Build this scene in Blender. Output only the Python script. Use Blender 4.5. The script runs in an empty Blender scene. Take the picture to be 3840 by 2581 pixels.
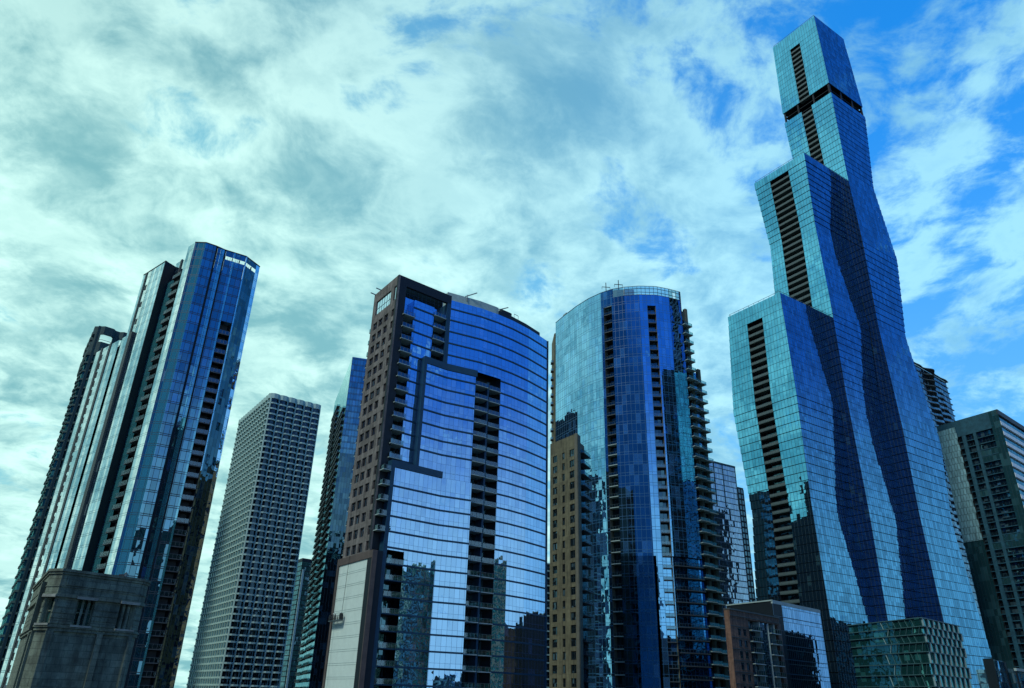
import bpy, math, random
import numpy as np
from mathutils import Matrix, Vector
random.seed(7)
SC = bpy.context.scene
C = SC.collection
CZ = 10.0                                            # camera height above the ground (heights below are relative to the camera)

# ---------------------------------------------------------------- camera
def unit(v):
    v = np.asarray(v, float); return v / np.linalg.norm(v)
PITCH, ROLL = math.radians(25.749), math.radians(1.696)
_R = np.array([1, 0, 0.]); _U = np.array([0, -math.sin(PITCH), math.cos(PITCH)]); CF = np.array([0, math.cos(PITCH), math.sin(PITCH)])
CR = _R * math.cos(ROLL) + _U * math.sin(ROLL); CU = _U * math.cos(ROLL) - _R * math.sin(ROLL)
cam = bpy.data.cameras.new('camera'); cam.lens = 25.97; cam.sensor_width = 36; cam.clip_start = 0.5; cam.clip_end = 20000
co = bpy.data.objects.new('camera', cam); C.objects.link(co); SC.camera = co
M3 = Matrix((CR, CU, -CF)).transposed(); co.matrix_world = Matrix.Translation((0, 0, CZ)) @ M3.to_4x4()

# ---------------------------------------------------------------- light and view
SUN_AZ, SUN_EL = math.radians(-140), math.radians(50)
sd = np.array([math.sin(SUN_AZ) * math.cos(SUN_EL), math.cos(SUN_AZ) * math.cos(SUN_EL), math.sin(SUN_EL)])
sl = bpy.data.lights.new('sun', 'SUN'); sl.energy = 2.0; sl.angle = math.radians(12); sl.color = (0.97, 1.0, 0.90)
so = bpy.data.objects.new('sun', sl); C.objects.link(so)
so.rotation_euler = Vector(-sd).to_track_quat('-Z', 'Y').to_euler(); so.location = (0, 0, 300)
SC.view_settings.view_transform = 'Standard'; SC.view_settings.look = 'None'
SC.view_settings.exposure = 0.42; SC.view_settings.gamma = 1.0

class NT:
    def __init__(s, tree): s.t = tree; s.n = tree.nodes; s.l = tree.links
    def node(s, typ, **kw):
        n = s.n.new(typ)
        for k, v in kw.items(): setattr(n, k, v)
        return n
    def inp(s, sock, v):
        if hasattr(v, 'is_linked') or isinstance(v, bpy.types.NodeSocket): s.l.new(v, sock)
        elif isinstance(v, (tuple, list)):
            sock.default_value = tuple(v) + ((1,) if sock.type == 'RGBA' and len(v) == 3 else ())
        else: sock.default_value = v
    def m(s, op, a, b=0.0, c=0.0, clamp=False):
        n = s.node('ShaderNodeMath', operation=op, use_clamp=clamp)
        s.inp(n.inputs[0], a); s.inp(n.inputs[1], b); s.inp(n.inputs[2], c); return n.outputs[0]
    def vm(s, op, a, b=(0, 0, 0), scale=None):
        n = s.node('ShaderNodeVectorMath', operation=op); s.inp(n.inputs[0], a); s.inp(n.inputs[1], b)
        if scale is not None: s.inp(n.inputs['Scale'], scale)
        return n.outputs['Value' if op in ('DOT_PRODUCT', 'LENGTH') else 'Vector']
    def mix(s, f, a, b, mode='MIX'):
        n = s.node('ShaderNodeMix', data_type='RGBA', blend_type=mode); s.inp(n.inputs[0], f); s.inp(n.inputs[6], a); s.inp(n.inputs[7], b); return n.outputs[2]
    def rng(s, v, a, b, c=0.0, d=1.0, smooth=True):
        n = s.node('ShaderNodeMapRange', interpolation_type='SMOOTHSTEP' if smooth else 'LINEAR')
        s.inp(n.inputs[0], v)
        for i, x in enumerate((a, b, c, d)): s.inp(n.inputs[i + 1], x)
        return n.outputs[0]
    def noise(s, vec, scale, detail=6, rough=.55, dist=0.0, out=0):
        n = s.node('ShaderNodeTexNoise'); s.inp(n.inputs['Vector'], vec); n.inputs['Scale'].default_value = scale
        n.inputs['Detail'].default_value = detail; n.inputs['Roughness'].default_value = rough; n.inputs['Distortion'].default_value = dist
        return n.outputs[out]
    def xyz(s, v):
        n = s.node('ShaderNodeSeparateXYZ'); s.inp(n.inputs[0], v); return n.outputs
    def comb(s, x, y, z=0.0):
        n = s.node('ShaderNodeCombineXYZ'); s.inp(n.inputs[0], x); s.inp(n.inputs[1], y); s.inp(n.inputs[2], z); return n.outputs[0]

def make_world():
    w = bpy.data.worlds.new('World'); SC.world = w; w.use_nodes = True
    T = NT(w.node_tree); T.n.clear()
    out = T.node('ShaderNodeOutputWorld'); bg = T.node('ShaderNodeBackground'); bg.inputs[1].default_value = 0.1
    T.l.new(bg.outputs[0], out.inputs[0])
    sky = T.node('ShaderNodeTexSky', sky_type='NISHITA', sun_disc=False, sun_elevation=SUN_EL, sun_rotation=SUN_AZ)
    tc = T.node('ShaderNodeTexCoord').outputs['Generated']
    d = T.vm('NORMALIZE', tc); X, Y, Z = T.xyz(d)
    side = T.rng(T.vm('DOT_PRODUCT', d, (-0.80, 0.60, 0.0)), 0.02, 0.86)          # 1 towards the veiled sun
    rear = T.rng(T.m('ADD', T.m('MULTIPLY', X, 0.45), T.m('MULTIPLY', Y, -1.0)), -0.25, 0.45)   # 1 away from it: a clearer, deeper blue
    zz = T.m('ADD', T.m('MAXIMUM', Z, 0.0), 0.20)
    p = T.comb(T.m('DIVIDE', X, zz), T.m('DIVIDE', Y, zz), 0.37)
    warp = T.vm('ADD', p, T.vm('SCALE', T.vm('SUBTRACT', T.noise(p, 2.4, 3, .5, 0, 1), (.5, .5, .5)), scale=0.22))
    n0 = T.noise(p, 0.9, 2, .5)
    n1 = T.m('ADD', T.noise(warp, 5.4, 10, .62, 0.0), T.m('MULTIPLY', T.m('SUBTRACT', n0, .5), 0.45))
    n2 = T.noise(T.vm('ADD', warp, (3.3, 2.9, 4.0)), 3.9, 9, .62, 0.0)
    lo = T.m('ADD', T.m('SUBTRACT', 0.460, T.m('MULTIPLY', side, 0.20)), T.m('MULTIPLY', rear, 0.17))
    lo = T.m('ADD', lo, T.m('MULTIPLY', T.m('SUBTRACT', 1.0, side), T.rng(Z, .42, .72, 0.0, .025)))
    cover = T.rng(n1, lo, T.m('ADD', lo, 0.16))
    blue = T.mix(T.rng(Z, 0.05, 0.70), (1.6, 5.2, 9.2), (0.15, 2.6, 8.2))
    rblue = T.mix(T.rng(Z, 0.12, 0.42), (4.6, 7.6, 10.2), (0.22, 1.6, 6.6))
    skyc = T.mix(1.0, T.vm('SCALE', sky.outputs[0], scale=0.35), (0.30, 0.85, 1.5), 'MULTIPLY')
    base = T.mix(0.88, skyc, T.mix(rear, blue, rblue))
    base = T.mix(T.m('MULTIPLY', side, T.m('SUBTRACT', .95, T.m('MULTIPLY', rear, .8))), base, (2.0, 5.0, 5.6))
    bright = T.mix(side, (2.9, 6.2, 8.0), (5.5, 8.4, 7.8))
    bright = T.mix(T.m('MULTIPLY', rear, .75), bright, (2.2, 4.6, 8.8))
    dark = T.mix(side, (1.1, 3.6, 6.3), (1.7, 4.0, 4.3))
    thick = T.rng(T.m('SUBTRACT', n1, lo), 0.10, 0.36)
    cl = T.mix(T.m('ADD', T.m('MULTIPLY', T.rng(n2, 0.38, 0.60), .72), T.m('MULTIPLY', T.m('SUBTRACT', 1.0, thick), .36), clamp=True), dark, bright)
    shade = T.rng(T.vm('DOT_PRODUCT', d, (-0.68, -0.73, 0.0)), 0.70, 0.82)          # sky darkened behind the viewer, added so the tower's inner corners mirror dark
    col = T.mix(shade, T.mix(cover, base, cl), (0.03, 0.48, 1.6))
    col = T.vm('SCALE', col, scale=T.rng(Z, .45, .85, 1.0, .80))
    T.inp(bg.inputs[0], col)
make_world()

# ---------------------------------------------------------------- materials
MATS = {}
def new_mat(name):
    m = bpy.data.materials.new(name); m.use_nodes = True; T = NT(m.node_tree); T.n.clear()
    out = T.node('ShaderNodeOutputMaterial'); MATS[name] = m; return m, T, out
def plain(name, col, rough=.6, var=.12, scale=.6, metal=0.0, spec=.5, bump=0.0, blocks=None):
    m, T, out = new_mat(name)
    b = T.node('ShaderNodeBsdfPrincipled'); T.l.new(b.outputs[0], out.inputs[0])
    pos = T.node('ShaderNodeNewGeometry').outputs['Position']
    n = T.noise(pos, scale, 8, .65)
    k = T.rng(n, .25, .75, 1 - var * 2, 1 + var, smooth=False)
    cc = T.vm('SCALE', tuple(col), scale=k)
    if blocks:                                           # joints between stones, bricks or panels (uv in metres), and rain streaks
        bw, bh, mo, dk = blocks
        br = T.node('ShaderNodeTexBrick'); T.l.new(T.node('ShaderNodeUVMap').outputs[0], br.inputs['Vector']); br.inputs['Scale'].default_value = 1.0
        br.inputs['Brick Width'].default_value = bw; br.inputs['Row Height'].default_value = bh; br.inputs['Mortar Size'].default_value = mo; br.inputs['Mortar Smooth'].default_value = .3
        br.inputs['Color1'].default_value = (1, 1, 1, 1); br.inputs['Color2'].default_value = (.72, .72, .70, 1); br.inputs['Mortar'].default_value = (dk, dk, dk, 1)
        cc = T.mix(1.0, cc, br.outputs[0], 'MULTIPLY')
        px, py, pz = T.xyz(pos); st = T.noise(T.comb(T.m('MULTIPLY', px, 1.6), T.m('MULTIPLY', py, 1.6), T.m('MULTIPLY', pz, .10)), 1.0, 6, .6)
        cc = T.vm('SCALE', cc, scale=T.rng(st, .38, .70, 1.08, .55))
    T.inp(b.inputs['Base Color'], cc)
    b.inputs['Roughness'].default_value = rough; b.inputs['Metallic'].default_value = metal; b.inputs['Specular IOR Level'].default_value = spec
    if bump:
        bn = T.node('ShaderNodeBump'); bn.inputs['Strength'].default_value = bump; bn.inputs['Distance'].default_value = .05
        T.inp(bn.inputs['Height'], T.noise(pos, scale * 8, 5, .6)); T.l.new(bn.outputs[0], b.inputs['Normal'])
    return m
def glass(name, tint=(.75, .9, 1), base=(.01, .02, .03), R0=.42, pw=1.4, ph=3.5, lw=.09, lh=.14, sp=0.0, lcol=(.02, .04, .05), jit=.012,
          blinds=.06, bcol=(.25, .35, .4), wav=.02, shade=.25, rough=.015, second=0.0, wscale=.35):
    """coated curtain wall: mirror-like reflection over a dim interior, panel by panel, with caps at the joints (uv in metres)"""
    m, T, out = new_mat(name)
    uv = T.node('ShaderNodeUVMap').outputs[0]; U, V, _ = T.xyz(uv)
    su = T.m('DIVIDE', U, pw); sv = T.m('DIVIDE', V, ph)
    fu = T.m('FRACT', su); fv = T.m('FRACT', sv)
    wn = T.node('ShaderNodeTexWhiteNoise', noise_dimensions='3D'); T.inp(wn.inputs[0], T.comb(T.m('FLOOR', su), T.m('FLOOR', sv), hash(name) % 97))
    r1, r2, r3 = T.xyz(wn.outputs['Color'])
    line = T.m('MAXIMUM', T.m('LESS_THAN', fu, lw / pw), T.m('LESS_THAN', fv, lh / ph))
    if second: line = T.m('MAXIMUM', line, T.m('COMPARE', fv, second / ph, lh / ph * .5))
    geo = T.node('ShaderNodeNewGeometry'); N = geo.outputs['Normal']
    tilt = T.vm('SCALE', T.vm('SUBTRACT', wn.outputs['Color'], (.5, .5, .5)), scale=jit * 2)
    pos = T.vm('ADD', geo.outputs['Position'], T.vm('SCALE', wn.outputs['Color'], scale=30.0))
    wavy = T.vm('SCALE', T.vm('SUBTRACT', T.noise(pos, wscale, 2, .5, 0, 1), (.5, .5, .5)), scale=wav * 2)
    nn = T.vm('NORMALIZE', T.vm('ADD', N, T.vm('ADD', tilt, wavy)))
    gl = T.node('ShaderNodeBsdfGlossy'); gl.inputs['Roughness'].default_value = rough; T.l.new(nn, gl.inputs['Normal'])
    k = T.m('SUBTRACT', 1.0, T.m('MULTIPLY', r1, shade))
    if sp: k = T.m('MULTIPLY', k, T.m('SUBTRACT', 1.0, T.m('MULTIPLY', T.m('LESS_THAN', fv, sp), .35)))
    T.inp(gl.inputs['Color'], T.vm('SCALE', tuple(tint), scale=k))
    di = T.node('ShaderNodeBsdfDiffuse')
    isb = T.m('GREATER_THAN', r2, 1 - blinds)
    T.inp(di.inputs['Color'], T.mix(T.m('MULTIPLY', isb, T.m('ADD', .4, T.m('MULTIPLY', r3, .6))), tuple(base), tuple(bcol)))
    fr = T.node('ShaderNodeFresnel'); fr.inputs['IOR'].default_value = 1.5
    fac = T.m('ADD', R0, T.m('MULTIPLY', fr.outputs[0], 1 - R0), clamp=True)
    mx = T.node('ShaderNodeMixShader'); T.l.new(fac, mx.inputs[0]); T.l.new(di.outputs[0], mx.inputs[1]); T.l.new(gl.outputs[0], mx.inputs[2])
    cap = T.node('ShaderNodeBsdfPrincipled'); T.inp(cap.inputs['Base Color'], tuple(lcol)); cap.inputs['Roughness'].default_value = .4
    m2 = T.node('ShaderNodeMixShader'); T.l.new(line, m2.inputs[0]); T.l.new(mx.outputs[0], m2.inputs[1]); T.l.new(cap.outputs[0], m2.inputs[2])
    T.l.new(m2.outputs[0], out.inputs[0])
    return m
def clear_glass(name, tint, alpha):
    m, T, out = new_mat(name)
    tr = T.node('ShaderNodeBsdfTransparent'); gl = T.node('ShaderNodeBsdfGlossy'); gl.inputs['Roughness'].default_value = .03
    T.inp(tr.inputs[0], tuple(tint)); T.inp(gl.inputs[0], (.7, .9, 1))
    mx = T.node('ShaderNodeMixShader'); mx.inputs[0].default_value = alpha
    T.l.new(tr.outputs[0], mx.inputs[1]); T.l.new(gl.outputs[0], mx.inputs[2]); T.l.new(mx.outputs[0], out.inputs[0]); return m

plain('asphalt', (.05, .05, .05), .9)
plain('dark_cladding', (.006, .012, .017), .55, spec=.25)
plain('recess_dark', (.006, .009, .012), .6)
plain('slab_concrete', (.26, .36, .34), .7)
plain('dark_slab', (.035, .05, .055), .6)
plain('navy_metal', (.008, .045, .082), .45, spec=.3)
plain('roof_grey', (.12, .14, .14), .8)
plain('brown_precast', (.165, .155, .14), .85, .3, .35, bump=.2, blocks=(3.4, 3.88, .05, .6))
plain('brown_dark', (.075, .06, .05), .8, .2)
plain('white_panel', (.50, .62, .55), .6, .05)
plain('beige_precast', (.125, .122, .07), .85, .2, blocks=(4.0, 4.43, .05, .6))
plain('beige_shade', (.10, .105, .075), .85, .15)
plain('waffle_precast', (.29, .46, .42), .75, .12)
plain('steel', (.10, .13, .14), .4, metal=.6)
plain('black_metal', (.01, .012, .014), .5)
plain('red_brick', (.17, .10, .062), .9, .3, 1.2, blocks=(.6, .3, .03, 1.5))
plain('white_band', (.62, .70, .68), .6)
plain('stone', (.15, .195, .14), .95, .35, .9, bump=.6, blocks=(1.1, .55, .025, .45))
plain('stone_pale', (.22, .25, .21), .95, .3, .9, bump=.5)
plain('green_concrete', (.014, .055, .055), .8, .25)
plain('teal_frame', (.018, .075, .105), .6, .25, spec=.2)
plain('pier_bronze', (.035, .05, .048), .6, .2)
plain('skin', (.35, .22, .16), .6); plain('workwear', (.03, .035, .04), .8); plain('helmet_white', (.7, .72, .7), .5)
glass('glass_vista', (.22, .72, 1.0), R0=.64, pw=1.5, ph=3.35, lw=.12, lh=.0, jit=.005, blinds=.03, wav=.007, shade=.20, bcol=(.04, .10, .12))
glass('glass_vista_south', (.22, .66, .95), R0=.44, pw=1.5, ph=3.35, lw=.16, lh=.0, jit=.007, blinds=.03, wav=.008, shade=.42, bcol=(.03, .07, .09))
glass('glass_mirror_blue', (.50, .76, 1.0), R0=.66, pw=1.45, ph=3.88, lw=.06, lh=.05, jit=.008, blinds=.03, wav=.018, shade=.14, bcol=(.1, .16, .3), lcol=(.02, .06, .16), wscale=.5)
glass('glass_curve', (.32, .70, 1.0), R0=.62, pw=1.85, ph=4.43, lw=.12, lh=.14, second=1.2, jit=.008, blinds=.16, wav=.02, shade=.22, bcol=(.05, .16, .34), lcol=(.02, .10, .20))
glass('glass_pale', (.92, 1.0, 1.0), R0=.76, pw=1.6, ph=3.75, lw=.07, lh=.12, second=.7, jit=.010, blinds=.1, wav=.02, shade=.12, bcol=(.3, .4, .4), lcol=(.05, .12, .13))
glass('glass_stripe', (.62, .85, .95), R0=.62, pw=1.6, ph=3.75, lw=.08, lh=.12, second=.7, jit=.010, blinds=.05, wav=.02, shade=.15, bcol=(.2, .3, .3), lcol=(.03, .06, .08))
glass('glass_teal', (.50, .95, 1.0), (.04, .20, .22), R0=.40, pw=1.7, ph=3.75, lw=.10, lh=.14, second=.7, jit=.012, blinds=.15, wav=.02, shade=.25, bcol=(.05, .20, .24), lcol=(.01, .03, .04))
glass('glass_navy', (.42, .84, .98), (.004, .02, .035), R0=.33, pw=1.7, ph=3.75, lw=.13, lh=.24, second=.7, jit=.012, blinds=.12, wav=.02, shade=.35, bcol=(.03, .08, .2), lcol=(.005, .012, .02))
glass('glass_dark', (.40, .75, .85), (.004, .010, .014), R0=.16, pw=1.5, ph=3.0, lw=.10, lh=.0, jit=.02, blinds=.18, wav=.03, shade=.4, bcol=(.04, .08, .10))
glass('glass_window', (.4, .65, .8), (.002, .005, .008), R0=.05, pw=.9, ph=2.0, lw=.06, lh=.05, jit=.02, blinds=.16, wav=.02, shade=.3, bcol=(.05, .09, .11))
glass('glass_green', (.25, .75, .70), (.004, .018, .018), R0=.22, pw=2.2, ph=3.3, lw=.10, lh=.0, jit=.06, blinds=.2, wav=.03, shade=.7, bcol=(.03, .13, .12))
glass('glass_far', (.55, .80, .95), (.02, .05, .07), R0=.42, pw=1.2, ph=3.2, lw=.12, lh=.55, jit=.02, blinds=.2, wav=.03, shade=.3, bcol=(.2, .3, .4), lcol=(.03, .08, .10))
glass('glass_pod', (.35, .95, .90), (.006, .035, .035), R0=.15, pw=2.0, ph=2.6, lw=.06, lh=.0, jit=.015, blinds=.14, wav=.025, shade=.25, bcol=(.03, .15, .145))
glass('glass_light_bay', (.70, 1.0, 1.0), (.10, .26, .26), R0=.60, pw=1.4, ph=3.05, lw=.14, lh=.18, jit=.012, blinds=.2, wav=.02, shade=.3, bcol=(.25, .35, .3), lcol=(.06, .14, .14))
glass('glass_low_blue', (.45, .75, 1.0), (.01, .05, .08), R0=.35, pw=1.1, ph=1.5, lw=.08, lh=.08, jit=.05, blinds=.3, wav=.06, shade=.6, bcol=(.1, .2, .25))
glass('glass_teal_panel', (.22, .70, .85), (.012, .045, .05), R0=.14, pw=1.5, ph=3.05, lw=.10, lh=.0, jit=.02, blinds=.3, wav=.03, shade=.5, bcol=(.03, .09, .10))
clear_glass('railing_glass', (.42, .62, .62), .13)
clear_glass('screen_glass', (.45, .72, .82), .30)

# ---------------------------------------------------------------- mesh helpers
class MB:
    def __init__(s, mats): s.mats = [mats] if isinstance(mats, str) else list(mats); s.v = []; s.f = []; s.uv = []; s.mi = []
    def face(s, pts, uvs=None, mi=0):
        n = len(s.v); s.v += [tuple(float(c) for c in p) for p in pts]; s.f.append(tuple(range(n, n + len(pts)))); s.mi.append(mi)
        s.uv += list(uvs) if uvs is not None else [(0.5, 0.5)] * len(pts)
    def hexa(s, P, mi=0):                                # 8 points: bottom 4 then top 4
        for q in ((3, 2, 1, 0), (4, 5, 6, 7), (0, 1, 5, 4), (1, 2, 6, 5), (2, 3, 7, 6), (3, 0, 4, 7)):
            p = [P[i] for i in q]; L = math.dist(p[0], p[1]); h = math.dist(p[1], p[2]); s.face(p, [(0.3, .3), (.3 + L, .3), (.3 + L, .3 + h), (.3, .3 + h)], mi)
    def box(s, c, ax, hx, hy, hz, mi=0):                 # centre, x axis (2D), half sizes
        c = np.array(c, float); a = np.array([ax[0], ax[1], 0.]); a /= np.linalg.norm(a); b = np.array([-a[1], a[0], 0]); z = np.array([0, 0, 1.])
        s.hexa([c + a * i * hx + b * j * hy + z * k * hz for k in (-1, 1) for i, j in ((-1, -1), (1, -1), (1, 1), (-1, 1))], mi)
    def beam(s, p, q, r, mi=0):
        p = np.array(p, float); q = np.array(q, float); d = unit(q - p); a = np.cross(d, [0, 0, 1.])
        a = unit(a) if np.linalg.norm(a) > 1e-6 else np.array([1., 0, 0]); b = np.cross(d, a)
        s.hexa([e + a * i * r + b * j * r for e in (p, q) for i, j in ((-1, -1), (1, -1), (1, 1), (-1, 1))], mi)
    def prism(s, poly, z0, z1, mi=0, top=None):
        n = len(poly); acc = 0
        for i in range(n):
            a, b = poly[i], poly[(i + 1) % n]; L = math.dist(a, b)
            s.face([(a[0], a[1], z0), (b[0], b[1], z0), (b[0], b[1], z1), (a[0], a[1], z1)], [(acc, z0), (acc + L, z0), (acc + L, z1), (acc, z1)], mi); acc += L
        t = mi if top is None else top
        s.face([(p[0], p[1], z1) for p in poly], None, t); s.face([(p[0], p[1], z0) for p in reversed(poly)], None, t)
    def add(s, o):
        n = len(s.v); s.v += o.v; s.f += [tuple(i + n for i in f) for f in o.f]; s.uv += o.uv; s.mi += o.mi
    def build(s, name, parent=None, shift=CZ):
        me = bpy.data.meshes.new(name); org = parent_origin(parent)
        me.from_pydata([(x - org[0], y - org[1], z + shift - org[2]) for x, y, z in s.v], [], s.f)
        for k in s.mats: me.materials.append(MATS[k])
        me.polygons.foreach_set('material_index', s.mi)
        u = me.uv_layers.new(name='UVMap'); u.data.foreach_set('uv', [c for p in s.uv for c in p]); me.update()
        o = bpy.data.objects.new(name, me); C.objects.link(o)
        if parent is not None: o.parent = parent
        return o
def parent_origin(p):
    while p is not None:
        if 'org' in ORG and p.name in ORG['org']: return ORG['org'][p.name]
        p = p.parent
    return (0, 0, 0)
ORG = {'org': {}}
def thing(name, label, cat, loc, group=None):
    o = bpy.data.objects.new(name, None); C.objects.link(o); o.location = loc; o.empty_display_size = 5
    o['label'] = label; o['category'] = cat
    if group: o['group'] = group
    ORG['org'][o.name] = tuple(loc); return o
def tag(o, label, cat, group=None):
    o['label'] = label; o['category'] = cat
    if group: o['group'] = group
    return o
def part(mb, name, parent): return mb.build(name, parent)
def seen_size(mb):
    P = np.array(mb.v); c = P.mean(0); return np.linalg.norm(np.ptp(P, axis=0)) / np.linalg.norm(c)
def in_frame(mb):
    c = np.array(mb.v).mean(0); w = c @ CF
    return w > 0 and abs(c @ CR / w) < .72 and abs(c @ CU / w) < .49
def repeats(name, items, parent, cap=100, rest=None):
    """each item is (mesh, child mesh or None); the largest in view become parts of their own, the rest one part"""
    items = sorted(items, key=lambda t: -(seen_size(t[0]) * (1 if in_frame(t[0]) else .01)))
    for a, b in items[:cap]:
        o = a.build(name, parent)
        if b is not None: b.build('railing', o)
    if items[cap:]:
        big = MB(items[0][0].mats)
        for a, b in items[cap:]: big.add(a)
        big.build(rest or name, parent)['kind'] = 'stuff'
        if items[0][1] is not None:
            rb = MB(items[0][1].mats)
            for a, b in items[cap:]: rb.add(b)
            rb.build('railing', parent)['kind'] = 'stuff'

class Wall:
    """a plan line walked left to right as seen from outside: u along it, z up (from the camera's height), o outwards"""
    def __init__(s, pts):
        s.p = [np.array(q, float) for q in pts]; s.t = [unit(b - a) for a, b in zip(s.p, s.p[1:])]
        s.n = [np.array([t[1], -t[0]]) for t in s.t]
        s.c = [0.0]
        for a, b in zip(s.p, s.p[1:]): s.c.append(s.c[-1] + float(np.linalg.norm(b - a)))
        s.L = s.c[-1]; s.vn = []
        for i in range(len(s.p)):
            if i == 0: s.vn.append(s.n[0])
            elif i == len(s.p) - 1: s.vn.append(s.n[-1])
            else:
                v = s.n[i - 1] + s.n[i]; s.vn.append(v / max(.3, (v @ s.n[i])))
    def at(s, u, o=0.0):
        if u <= 0: return s.p[0] + s.t[0] * u + s.vn[0] * o
        if u >= s.L: return s.p[-1] + s.t[-1] * (u - s.L) + s.vn[-1] * o
        for i in range(len(s.t)):
            if u <= s.c[i + 1] + 1e-9:
                f = (u - s.c[i]) / (s.c[i + 1] - s.c[i])
                return (s.p[i] + s.vn[i] * o) * (1 - f) + (s.p[i + 1] + s.vn[i + 1] * o) * f
    def pt(s, u, z, o=0.0): q = s.at(u, o); return (q[0], q[1], z)
    def brk(s, u0, u1): return [u0] + [c for c in s.c[1:-1] if u0 + 1e-6 < c < u1 - 1e-6] + [u1]
    def quad(s, mb, u0, u1, z0, z1, o=0.0, mi=0, du=0.0):
        b = s.brk(u0, u1)
        for x, y in zip(b, b[1:]):
            mb.face([s.pt(x, z0, o), s.pt(y, z0, o), s.pt(y, z1, o), s.pt(x, z1, o)], [(x + du, z0), (y + du, z0), (y + du, z1), (x + du, z1)], mi)
    def box(s, mb, u0, u1, z0, z1, o0, o1, mi=0, back=False):
        b = s.brk(u0, u1)
        for x, y in zip(b, b[1:]):
            A = [s.pt(x, z0, o1), s.pt(y, z0, o1), s.pt(y, z1, o1), s.pt(x, z1, o1)]; B = [s.pt(x, z0, o0), s.pt(y, z0, o0), s.pt(y, z1, o0), s.pt(x, z1, o0)]
            mb.face(A, [(x, z0), (y, z0), (y, z1), (x, z1)], mi)
            mb.face([B[0], B[1], A[1], A[0]], None, mi); mb.face([A[3], A[2], B[2], B[3]], None, mi)
            if back: mb.face([B[1], B[0], B[3], B[2]], None, mi)
        mb.face([s.pt(u0, z0, o0), s.pt(u0, z0, o1), s.pt(u0, z1, o1), s.pt(u0, z1, o0)], None, mi)
        mb.face([s.pt(u1, z0, o1), s.pt(u1, z0, o0), s.pt(u1, z1, o0), s.pt(u1, z1, o1)], None, mi)
    def poly(s, o, back): return [tuple(s.at(c, o)) for c in s.c] + [tuple(b) for b in back]
def balcony(W, u0, u1, z, o0, o1, slab='slab_concrete', th=.22, rh=1.1, rail='railing_glass', ends=True):
    a = MB(slab); W.box(a, u0, u1, z - th, z, o0, o1, back=True)
    r = MB([rail, 'steel'])
    W.quad(r, u0 + .03, u1 - .03, z + .05, z + rh, o1 - .06)
    W.box(r, u0, u1, z + rh, z + rh + .06, o1 - .10, o1 - .02, 1, back=True)
    if ends:
        for u in (u0 + .04, u1 - .04):
            p = [W.pt(u, z + .05, o0), W.pt(u, z + .05, o1 - .06), W.pt(u, z + rh, o1 - .06), W.pt(u, z + rh, o0)]; r.face(p)
    k = u0
    while k < u1 + .01:
        r.beam(W.pt(min(max(k, u0 + .05), u1 - .05), z, o1 - .05), W.pt(min(max(k, u0 + .05), u1 - .05), z + rh, o1 - .05), .03, 1); k += 1.2
    return a, r
G0 = -CZ                                                 # ground, relative to the camera

# ---------------------------------------------------------------- ground
g = MB('asphalt'); g.face([(-6000, -6000, G0 - .05), (6000, -6000, G0 - .05), (6000, 6000, G0 - .05), (-6000, 6000, G0 - .05)])
o = g.build('ground'); o['kind'] = 'structure'

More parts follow.
